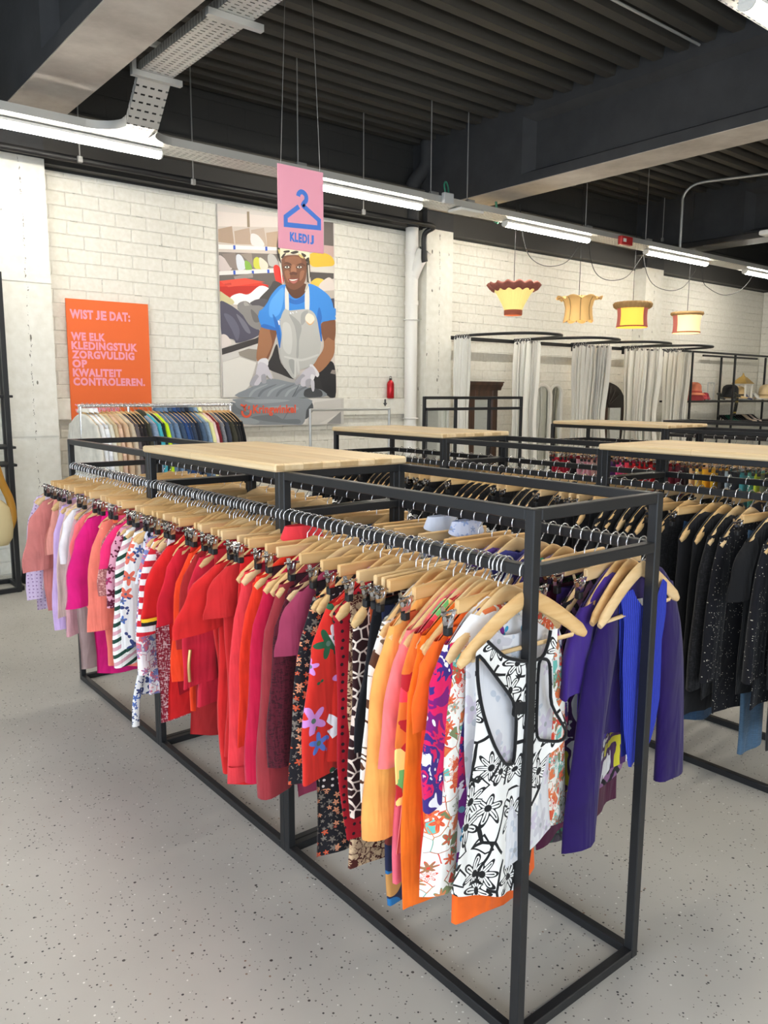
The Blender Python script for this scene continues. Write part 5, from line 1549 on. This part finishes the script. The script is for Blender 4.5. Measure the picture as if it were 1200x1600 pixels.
for i, (x, ya, yb, amp, lab) in enumerate(CURT):
    rng = random.Random(50+i)
    f1, f2 = rng.uniform(0,6), rng.uniform(0,6); nf = rng.randint(5,7)
    def fn(u, v, x=x, ya=ya, yb=yb, amp=amp, f1=f1, f2=f2, nf=nf):
        g = 0.45+0.55*min(1,v*6)
        w = 0.8*amp*g*(0.62*math.sin(2*PI*nf*u+f1)+0.38*math.sin(2*PI*nf*2.3*u+f2))
        tie = 1-0.25*math.exp(-((v-0.45)/0.2)**2)
        y = (ya+yb)/2 + (yb-ya)*(u-0.5)*tie*(1+0.08*v) + 0.02*math.sin(2*PI*nf*u*1.5+f2)
        return (x+w*0.8, y, RZ-0.045-(RZ-0.13)*v-0.02*math.cos(2*PI*nf*u+f1)*(1-v)**8)
    m = MB(); m.grid(fn, 130, 22)
    o = m.build('curtain', LINEN); tag(o, lab, 'curtain', 'linen curtains of the cubicles')
    q = MB()
    for k in range(6):
        y = ya+(yb-ya)*(k+.5)/6
        q.tube([(x,y+0.018*math.cos(t),RZ-0.02+0.03*math.sin(t)) for t in [2*PI*s/10 for s in range(10)]], 0.003, 5, closed=True)
    q.build('curtain_rings', CHROME, o)

# ------------------------------------------------------------------ mirrors
MIR = plain('mirror_glass', (235,238,238), 0.03, 1.0)
def dark_wood():
    k = NB('dark_carved_wood', 0.4)
    g = k.noise(k.mapped((12,12,1.4)), 1.0, 5.0)
    k.color(k.ramp(g, [(0.3,(46,30,22)),(0.7,(88,60,42))]))
    return k.m
DWOOD = dark_wood()
m1 = empty('standing_mirror', (6.10,6.08,0), 'tall dark wooden mirror with a cornice leaning in the first cubicle', 'mirror')
b = MB()
b.cbox(-0.26,-0.16,-0.05,0.0,0,1.66,0.008); b.cbox(0.16,0.26,-0.05,0.0,0,1.66,0.008); b.cbox(-0.16,0.16,-0.05,0.0,0,0.14,0.008); b.cbox(-0.16,0.16,-0.05,0.0,1.52,1.66,0.008)
b.build('frame', DWOOD, m1)
b = MB(); b.prism([(-0.06,1.64),(-0.075,1.68),(-0.10,1.71),(-0.10,1.735),(0.0,1.735),(0.0,1.64)], 'x', -0.30, 0.30); b.cbox(-0.31,0.31,-0.11,0.0,1.733,1.75,0.004); b.build('cornice', DWOOD, m1)
b = MB(); b.box(-0.165,0.165,-0.025,-0.02,0.13,1.53); b.build('glass', MIR, m1)
WOODW = plain('white_painted_wood', (240,237,228), 0.5)
def arch_mirror(x, y, w, h, lab):
    o = empty('arched_mirror', (x,y,0), lab, 'mirror')
    out = [(-w/2,0.02)]+[(-w/2*math.cos(t), h-w/2+w/2*math.sin(t)) for t in [PI*k/16 for k in range(17)]]+[(w/2,0.02)]
    b = MB(); b.tube([(a,-0.02,z) for a, z in out], 0.024, 8, closed=True); b.build('frame', WOODW, o)
    b = MB(); b.prism(out, 'y', -0.016, -0.012); b.build('glass', MIR, o)
    b = MB(); b.prism(out, 'y', -0.011, 0.0); b.build('back_board', WOODW, o)
    return o
arch_mirror(7.26,6.06,0.36,1.72,'white arched mirror standing in the second cubicle')
arch_mirror(7.62,6.12,0.26,1.72,'narrow white arched mirror right of the wider arched one')
m3 = empty('ornate_mirror', (8.72,6.08,0), 'dark mirror with a carved fan-shaped crest in the third cubicle', 'mirror')
b = MB(); b.cbox(-0.03,0.06,-0.04,0,0,1.45,0.008); b.cbox(0.42,0.50,-0.04,0,0,1.45,0.008); b.cbox(0.06,0.42,-0.04,0,0.0,0.1,0.006); b.build('frame', DWOOD, m3)
crest = [(-0.22,1.78),(-0.24,1.56),(-0.10,1.46),(0.0,1.40),(0.48,1.40),(0.5,1.45),(0.34,1.66),(0.1,1.76)]
b = MB(); b.prism(smooth_poly(crest,4), 'y', -0.05, 0.0); 
for k in range(5): b.tube([(0.05,-0.052,1.42),(-0.18+0.12*k,-0.055,1.72-0.02*k*k*0.4)], 0.008, 6)
b.build('crest', plain('blackened_wood', (38,30,26), 0.45), m3)
b = MB(); b.box(0.055,0.425,-0.022,-0.018,0.095,1.42); b.build('glass', MIR, m3)
m4 = empty('wall_mirror', (5.26,5.985,0), 'frameless mirror leaning on the pilaster, reflecting the shop', 'mirror')
b = MB(); b.box(-0.18,0.17,-0.006,0.0,0.02,1.405); b.build('glass', MIR, m4)
b = MB(); b.box(-0.185,0.175,0.0,0.012,0.01,1.41); b.build('back_board', plain('dark_backing', (52,52,54), 0.5), m4)

# ------------------------------------------------------------------ pendant lampshades
def shade_mat(c, emit, name):
    k = NB(name, 0.8)
    k.color(c); k.b.inputs['Emission Color'].default_value = rgb(c); k.b.inputs['Emission Strength'].default_value = emit
    return k.m
BULB = shade_mat((255,222,150), 30.0, 'lit_bulb')
def pendant(x, y, ztop, zbot, label, build):
    o = empty('pendant_lamp', (x,y,zbot), label, 'lamp', 'fabric pendant lamps')
    h = ztop-zbot
    build(o, h)
    b = MB(); b.ball((0,0,h*0.55), 0.035, 12); b.build('bulb', BULB, o)
    b = MB(); b.tube([(0,0,h*0.6),(0,0,h*0.95)], 0.016, 8); b.build('lamp_holder', BLACK, o)
    b = MB(); b.tube([(0,0,h*0.9),(0.004,0,4.40-zbot)], 0.0035, 6); b.build('cord', BLACK, o)
    return o
GOLD1 = shade_mat((246,226,140), 0.55, 'pleated_yellow_shade'); GOLD2 = shade_mat((226,182,116), 0.35, 'peach_shade'); GOLD3 = shade_mat((250,206,84), 0.75, 'golden_shade'); GOLD4 = shade_mat((252,226,170), 0.8, 'cream_lit_shade')
ROSE = plain('dusty_rose_trim', (152,88,76), 0.8); TERRA = plain('terracotta_trim', (176,96,72), 0.8); TANT = plain('tan_fringe', (176,140,92), 0.85); ROSE2 = shade_mat((206,116,104), 0.15, 'rose_panel')
PYY = 5.2
def s1(o, h):
    b = MB(); b.lathe([(0.095,0.05),(0.125,0.12),(0.19,0.24),(0.235,h-0.05)], 96, mod=lambda r, z, a, v: (r*(1+0.03*math.sin(32*a)), z)); b.build('shade', GOLD1, o)
    b = MB(); b.lathe([(0.10,0.0),(0.105,0.01),(0.105,0.055),(0.098,0.06)], 32); b.build('bottom_band', TERRA, o)
    b = MB()
    b.lathe([(0.235,h-0.07),(0.27,h-0.05),(0.30,h-0.01),(0.28,h+0.015),(0.25,h)], 96, mod=lambda r, z, a, v: (r*(1+0.05*math.sin(14*a)), z+0.012*math.sin(14*a+1)))
    b.build('ruffle', ROSE, o)
def s2(o, h):
    def md(r, z, a, v):
        s = abs(math.sin(4*a)); return (r*(0.94+0.08*s), z+(0.045*s if v > 0.85 else (-0.03*s+0.015 if v < 0.1 else 0)))
    b = MB(); b.lathe([(0.185,0.0),(0.17,0.08),(0.165,0.16),(0.185,0.24),(0.225,0.29),(0.27,h-0.06),(0.285,h-0.08)], 80, mod=md); b.build('shade', GOLD2, o)
    b = MB()
    for k in range(8):
        a = PI/4*k
        pts = [(r*0.945*math.cos(a), r*0.945*math.sin(a), z) for r, z in [(0.185,0.0),(0.17,0.08),(0.165,0.16),(0.185,0.24),(0.225,0.29),(0.27,h-0.06)]]
        b.tube(pts, 0.006, 6)
    b.build('piping', TANT, o)
def s3(o, h):
    b = MB(); b.lathe([(0.20,0.0),(0.195,0.06),(0.185,0.18),(0.195,0.28),(0.21,h-0.03)], 48); b.build('shade', GOLD3, o)
    for a0 in (-3.72,-1.42):
        b = MB(); b.grid(lambda u, v, a0=a0: ((0.205-0.014*math.sin(PI*v))*math.cos(a0-0.32+0.64*u), (0.205-0.014*math.sin(PI*v))*math.sin(a0-0.32+0.64*u), v*(h-0.03)), 8, 8); b.build('side_panel', ROSE2, o)
    b = MB(); b.lathe([(0.215,h-0.08),(0.24,h-0.06),(0.25,h-0.02),(0.23,h+0.005),(0.205,h)], 96, mod=lambda r, z, a, v: (r*(1+0.035*math.sin(26*a)), z)); b.build('fringe', TANT, o)
    b = MB(); b.lathe([(0.198,0.0),(0.206,0.01),(0.2,0.02)], 32); b.build('bottom_band', TERRA, o)
def s4(o, h):
    b = MB(); b.lathe([(0.19,0.0),(0.18,0.08),(0.185,0.18),(0.205,h-0.02)], 40); b.build('shade', GOLD4, o)
    for a0 in (-3.6,):
        b = MB(); b.grid(lambda u, v, a0=a0: ((0.197-0.012*math.sin(PI*v)+0.012*v)*math.cos(a0-0.3+0.6*u), (0.197-0.012*math.sin(PI*v)+0.012*v)*math.sin(a0-0.3+0.6*u), v*(h-0.02)), 8, 8); b.build('side_panel', ROSE2, o)
    b = MB(); b.lathe([(0.205,h-0.05),(0.225,h-0.03),(0.22,h),(0.20,h)], 60, mod=lambda r, z, a, v: (r*(1+0.03*math.sin(18*a)), z)); b.build('fringe', TANT, o)
    b = MB(); b.lathe([(0.188,0.0),(0.196,0.01),(0.19,0.02)], 32); b.build('bottom_band', TERRA, o)
for (u, v0, v1, bld, lab) in ((803,445,493,s1,'leftmost pendant, yellow pleated cone shade with a dark rose ruffle'),(905,459,502,s2,'second pendant, peach tulip-shaped shade with scalloped edges'),
                          (989,473,512,s3,'third pendant, golden shade with rose side panels and a tan fringe'),(1074,488,521,s4,'rightmost pendant, small cream shade with the bright bulb shining through')):
    a = at(u,v0,PYY); c = at(u,v1,PYY)
    pendant(a.x, PYY, a.z, c.z, lab, bld)
for i, (u0,v0,um,vm,u1,v1) in enumerate(((818,375,855,416,905,385),(922,398,952,438,1000,405),(1007,412,1045,454,1085,425),(1098,436,1130,461,1170,440))):
    a = at(u0,v0,PYY); m = at(um,vm,PYY); c = at(u1,v1,PYY)
    b = MB(); b.tube(smooth_poly([(a.x-.08,PYY,3.72),(a.x,PYY,a.z),((a.x*2+m.x)/3,PYY,m.z+.06),(m.x,PYY,m.z),((c.x+m.x)/2+.05,PYY,m.z+.08),(c.x,PYY,c.z),(c.x+.12,PYY,3.50)],5,False), 0.0045, 6)
    tag(b.build('slack_cable', BLACK), ['slack black cable loop above the first and second pendants','slack black cable loop above the second and third pendants','slack black cable loop above the third and fourth pendants','slack black cable loop right of the fourth pendant'][i], 'cable')

# ------------------------------------------------------------------ shoe and hat shelf at the right
SY0 = 5.95
sh = empty('shoe_shelf', (10.9,SY0,0), 'tall black steel shelf frame with hats and shoes at the right', 'shelf')
for n_, p, q in [('post',(-0.70,-0.4,0),(-0.70,-0.4,2.27)),('post',(1.22,0.16,0),(1.22,0.16,2.27)),('post',(0.62,-0.4,0),(0.62,-0.4,2.27)),('post',(2.5,0.0,0),(2.5,0.0,2.27)),
                 ('top_rail',(-1.0,-0.4,2.255),(2.4,-0.4,2.255)),('top_rail',(0.6,0.16,2.255),(2.5,0.16,2.255))]:
    bar_mb(p, q, 0.03).build(n_, STEEL, sh)
b = MB(); b.cbox(-0.72,2.5,-0.30,0.12,1.47,1.50,0.004); b.build('upper_shelf', BLACK, sh)
b = MB(); b.cbox(0.62,2.0,-0.35,0.05,1.10,1.125,0.004); b.build('lower_shelf', BLACK, sh)
b = MB(); b.cbox(1.85,2.5,-0.55,-0.1,1.13,1.16,0.004); b.build('side_shelf', BLACK, sh)
def felt(c, n): return plain(n, c, 0.9, vary=0.05)
def hat(x, y, z, s, c, lab, nm, brimf=1.0, band=None, droop=0.02):
    b = MB()
    b.lathe([(0.165*s*brimf,-0.0+0.0),(0.16*s*brimf,0.012),(0.115*s,0.02+droop),(0.105*s,0.05),(0.10*s,0.10*s+0.02),(0.085*s,0.145*s),(0.05*s,0.165*s),(0.0,0.168*s)], 32)
    o = b.build('hat', felt(c,nm), None, (x,y,z)); tag(o, lab, 'hat', 'hats on the shelf')
    if band:
        q = MB(); q.lathe([(0.108*s,0.035),(0.112*s,0.04),(0.110*s,0.07),(0.105*s,0.075)], 32); q.build('hat_band', felt(band,'hat_ribbon'), o)
    return o
SZ0 = 1.503
hat(10.80,5.85,SZ0+0.085,1.25,(206,122,92),'salmon felt hat with a rounded crown on the shelf','salmon_felt',0.95,(190,84,70))
b = MB(); b.lathe([(0.165,0),(0.17,0.03),(0.15,0.08),(0.12,0.105),(0.0,0.105)], 28)
tag(b.build('hat', felt((196,82,84),'red_felt'), None, (10.80,5.85,SZ0)), 'flat coral red hat stacked under the salmon felt hat', 'hat', 'hats on the shelf')
hat(12.00,5.85,SZ0+0.05,1.3,(26,26,28),'black bowler-like hat above a dangling dark scarf','black_felt',0.85)
hat(12.36,5.9,SZ0+0.03,1.25,(214,184,134),'straw hat between the black hat and the white lantern','straw',1.15,(60,52,44))
hat(13.16,5.75,SZ0+0.03,1.5,(228,202,158),'large pale straw hat at the right edge','pale_straw',1.1,(176,150,110))
def pump_mb():
    b = MB()
    prof = [(0.0,0.105,0.036),(0.05,0.098,0.036),(0.10,0.066,0.034),(0.15,0.034,0.038),(0.20,0.024,0.042),(0.245,0.018,0.030),(0.262,0.013,0.008)]
    vs_ = []; n = 10
    for x, zc, wv in prof:
        hh = 0.045 if x < 0.06 else (0.030 if x < 0.13 else 0.022)
        for k in range(n):
            a = 2*PI*k/n
            vs_.append((x-0.1, wv*math.cos(a), zc+0.004+hh*0.5*math.sin(a)))
    m = len(prof)
    b.add(vs_, [(i*n+k,i*n+(k+1)%n,(i+1)*n+(k+1)%n,(i+1)*n+k) for i in range(m-1) for k in range(n)]+[list(range(n-1,-1,-1)),list(range((m-1)*n,m*n))], 0, True)
    return b
PUMP = pump_mb().mesh('shoe', BLACK)
b = MB(); b.tube([(-0.085,0,0.09),(-0.09,0,0.045),(-0.092,0,0.0)], [0.018,0.010,0.007], 8); HEEL = b.mesh('heel', BLACK)
def shoe(x, y, z, rot, c, lab, grp='shoes on the shelves'):
    o = link('shoe', PUMP, None, (x,y,z), rot); mm = plain('leather_%d_%d_%d' % c, c, 0.35)
    o.material_slots[0].link = 'OBJECT'; o.material_slots[0].material = mm
    h = link('heel', HEEL, o); h.material_slots[0].link = 'OBJECT'; h.material_slots[0].material = mm
    return tag(o, lab, 'shoe', grp)
shoe(11.12,5.82,SZ0,R(-150),(186,40,54),'red pump right of the salmon hat, left one'); shoe(11.26,5.86,SZ0,R(-140),(160,36,60),'dark red pump right of the salmon hat, right one')
shoe(11.69,5.85,SZ0,R(-130),(30,34,32),'black pump left of the black hat')
shoe(12.36,5.74,SZ0,R(-120),(40,50,96),'navy pump in front of the straw hat')
shoe(12.84,5.80,SZ0,R(-120),(238,236,232),'white pump right of the lantern, left one'); shoe(12.98,5.84,SZ0,R(-120),(232,230,226),'white pump right of the lantern, right one')
PC = [(24,24,26),(40,40,42),(30,96,72),(34,92,70),(26,60,52),(22,22,24),(30,28,30),(26,24,24),(28,26,28),(214,190,160),(222,204,184),(34,30,32),(226,206,196),(30,30,32)]
for i, c in enumerate(PC):
    cn = 'black' if sum(c) < 140 else ('green' if c[1] > c[0]+20 else 'beige')
    shoe(11.72+i*0.085,5.78,1.125,R(-95),c,'%s pump in the row on the lower shelf' % cn,'%s pumps on the lower shelf' % cn)
b = MB(); b.tube(smooth_poly([(11.80,5.70,1.60),(11.78,5.62,1.57),(11.74,5.59,1.50),(11.72,5.59,1.38),(11.68,5.59,1.25)],5,False), [0.045]*21, 10, ry=0.02)
tag(b.build('scarf', fabric('floral',(26,26,26),(150,130,60),(60,60,50))), 'dark patterned scarf dangling over the shelf edge', 'scarf')
b = MB()
for s in (-1,1): b.tube([(11.44+s*0.1,5.9,SZ0),(11.44+s*0.1,5.9,SZ0+0.29)], 0.008, 6)
b.tube([(11.34,5.9,SZ0+0.29),(11.54,5.9,SZ0+0.29)], 0.008, 6); b.cbox(11.32,11.56,5.86,5.94,SZ0,SZ0+0.012,0.003); b.tube([(11.44,5.9,SZ0+0.29),(11.44,5.9,SZ0+0.24)], 0.004, 6)
tag(b.build('jewellery_stand', GALV), 'thin metal gate-shaped stand between the red pumps and the black hat', 'stand')
lan = empty('lantern', (12.42,5.85,SZ0), 'white lantern with a golden pointed roof on the shelf', 'lantern')
b = MB(); b.cbox(-0.13,0.13,-0.13,0.13,0,0.03,0.004)
for sx in (-1,1):
    for sy in (-1,1): b.cbox(sx*0.11-0.014,sx*0.11+0.014,sy*0.11-0.014,sy*0.11+0.014,0.03,0.27,0.003)
b.cbox(-0.13,0.13,-0.13,0.13,0.265,0.285,0.004)
for s in (-1,1): b.box(-0.006,0.006,s*0.11-0.003,s*0.11+0.003,0.03,0.27); b.box(-0.1,0.1,s*0.11-0.003,s*0.11+0.003,0.145,0.155)
b.build('frame', WOODW, lan)
b = MB(); b.add([(-0.14,-0.14,0.285),(0.14,-0.14,0.285),(0.14,0.14,0.285),(-0.14,0.14,0.285),(-0.045,-0.045,0.40),(0.045,-0.045,0.40),(0.045,0.045,0.40),(-0.045,0.045,0.40)], [(0,1,5,4),(1,2,6,5),(2,3,7,6),(3,0,4,7),(4,5,6,7)])
b.lathe([(0.045,0.40),(0.03,0.42),(0.012,0.44),(0.016,0.455),(0.0,0.475)], 12); b.build('roof', plain('gilded_metal', (190,158,92), 0.4, 0.6), lan)
b = MB(); b.lathe([(0.035,0.03),(0.035,0.14),(0.0,0.145)], 14); b.build('candle', plain('dark_candle', (40,44,60), 0.5), lan)
b = MB(); b.cbox(13.02,13.10,5.38,5.42,1.16,1.36,0.003); tag(b.build('price_card', plain('beige_card', (232,214,178), 0.6)), 'upright beige card on the side shelf at the right edge', 'card')

# ------------------------------------------------------------------ left edge: black bag shelf, bag, stool
ls = empty('bag_shelf', (0.33,5.9,0), 'black steel shelf unit cut off by the left edge', 'shelf')
for n_, p, q in [('post',(0,0,0),(0,0,2.5)),('post',(0,0.0,0),(0,0.0,2.5))][:1]+[('post',(-0.06,-0.36,0),(-0.06,-0.36,2.5)),('post',(-1.0,0,0),(-1.0,0,2.5)),('post',(-1.0,-0.36,0),(-1.0,-0.36,2.5)),('base_rail',(-0.98,-0.36,0.02),(-0.08,-0.36,0.02)),('base_rail',(-0.98,0,0.02),(-0.02,0,0.02)),('base_rail',(-0.03,-0.34,0.02),(-0.03,-0.02,0.02))]:
    bar_mb(p, q, 0.036).build(n_, STEEL, ls)
for z in (1.01,1.15,1.55):
    b = MB(); b.cbox(-1.0,-0.01,-0.35,0.0,z,z+0.02,0.003); b.build('shelf', BLACK, ls)
bag = empty('hanging_bag', (0.13,5.48,0.40), 'mustard brown bag hanging from the shelf at the left edge', 'bag')
b = MB(); b.lathe([(0.0,0.0),(0.10,0.005),(0.15,0.06),(0.17,0.16),(0.14,0.30),(0.06,0.36),(0.0,0.36)], 24, mod=lambda r, z, a, v: (r, z))
for i, q in enumerate(b.v): b.v[i] = (q[0]*0.7, q[1]*0.4, q[2])
b.build('pouch', plain('cream_canvas', (214,196,150), 0.8), bag)
b = MB(); b.tube(smooth_poly([(0.02,0,0.62),(0.05,0,0.5),(0.10,0,0.36),(0.115,0,0.22),(0.09,0,0.14)],5,False), [0.03]*21, 10, ry=0.03); b.build('flap', plain('mustard_leather', (178,126,34), 0.5), bag)
b = MB(); b.lathe([(0.13,0.0),(0.135,0.02),(0.12,0.18),(0.115,0.20),(0.0,0.21)], 20)
o = b.build('step_stool', BLACK, None, (0.50,5.83,0.0)); tag(o, 'small black plastic step stool on the floor by the pilaster', 'stool')
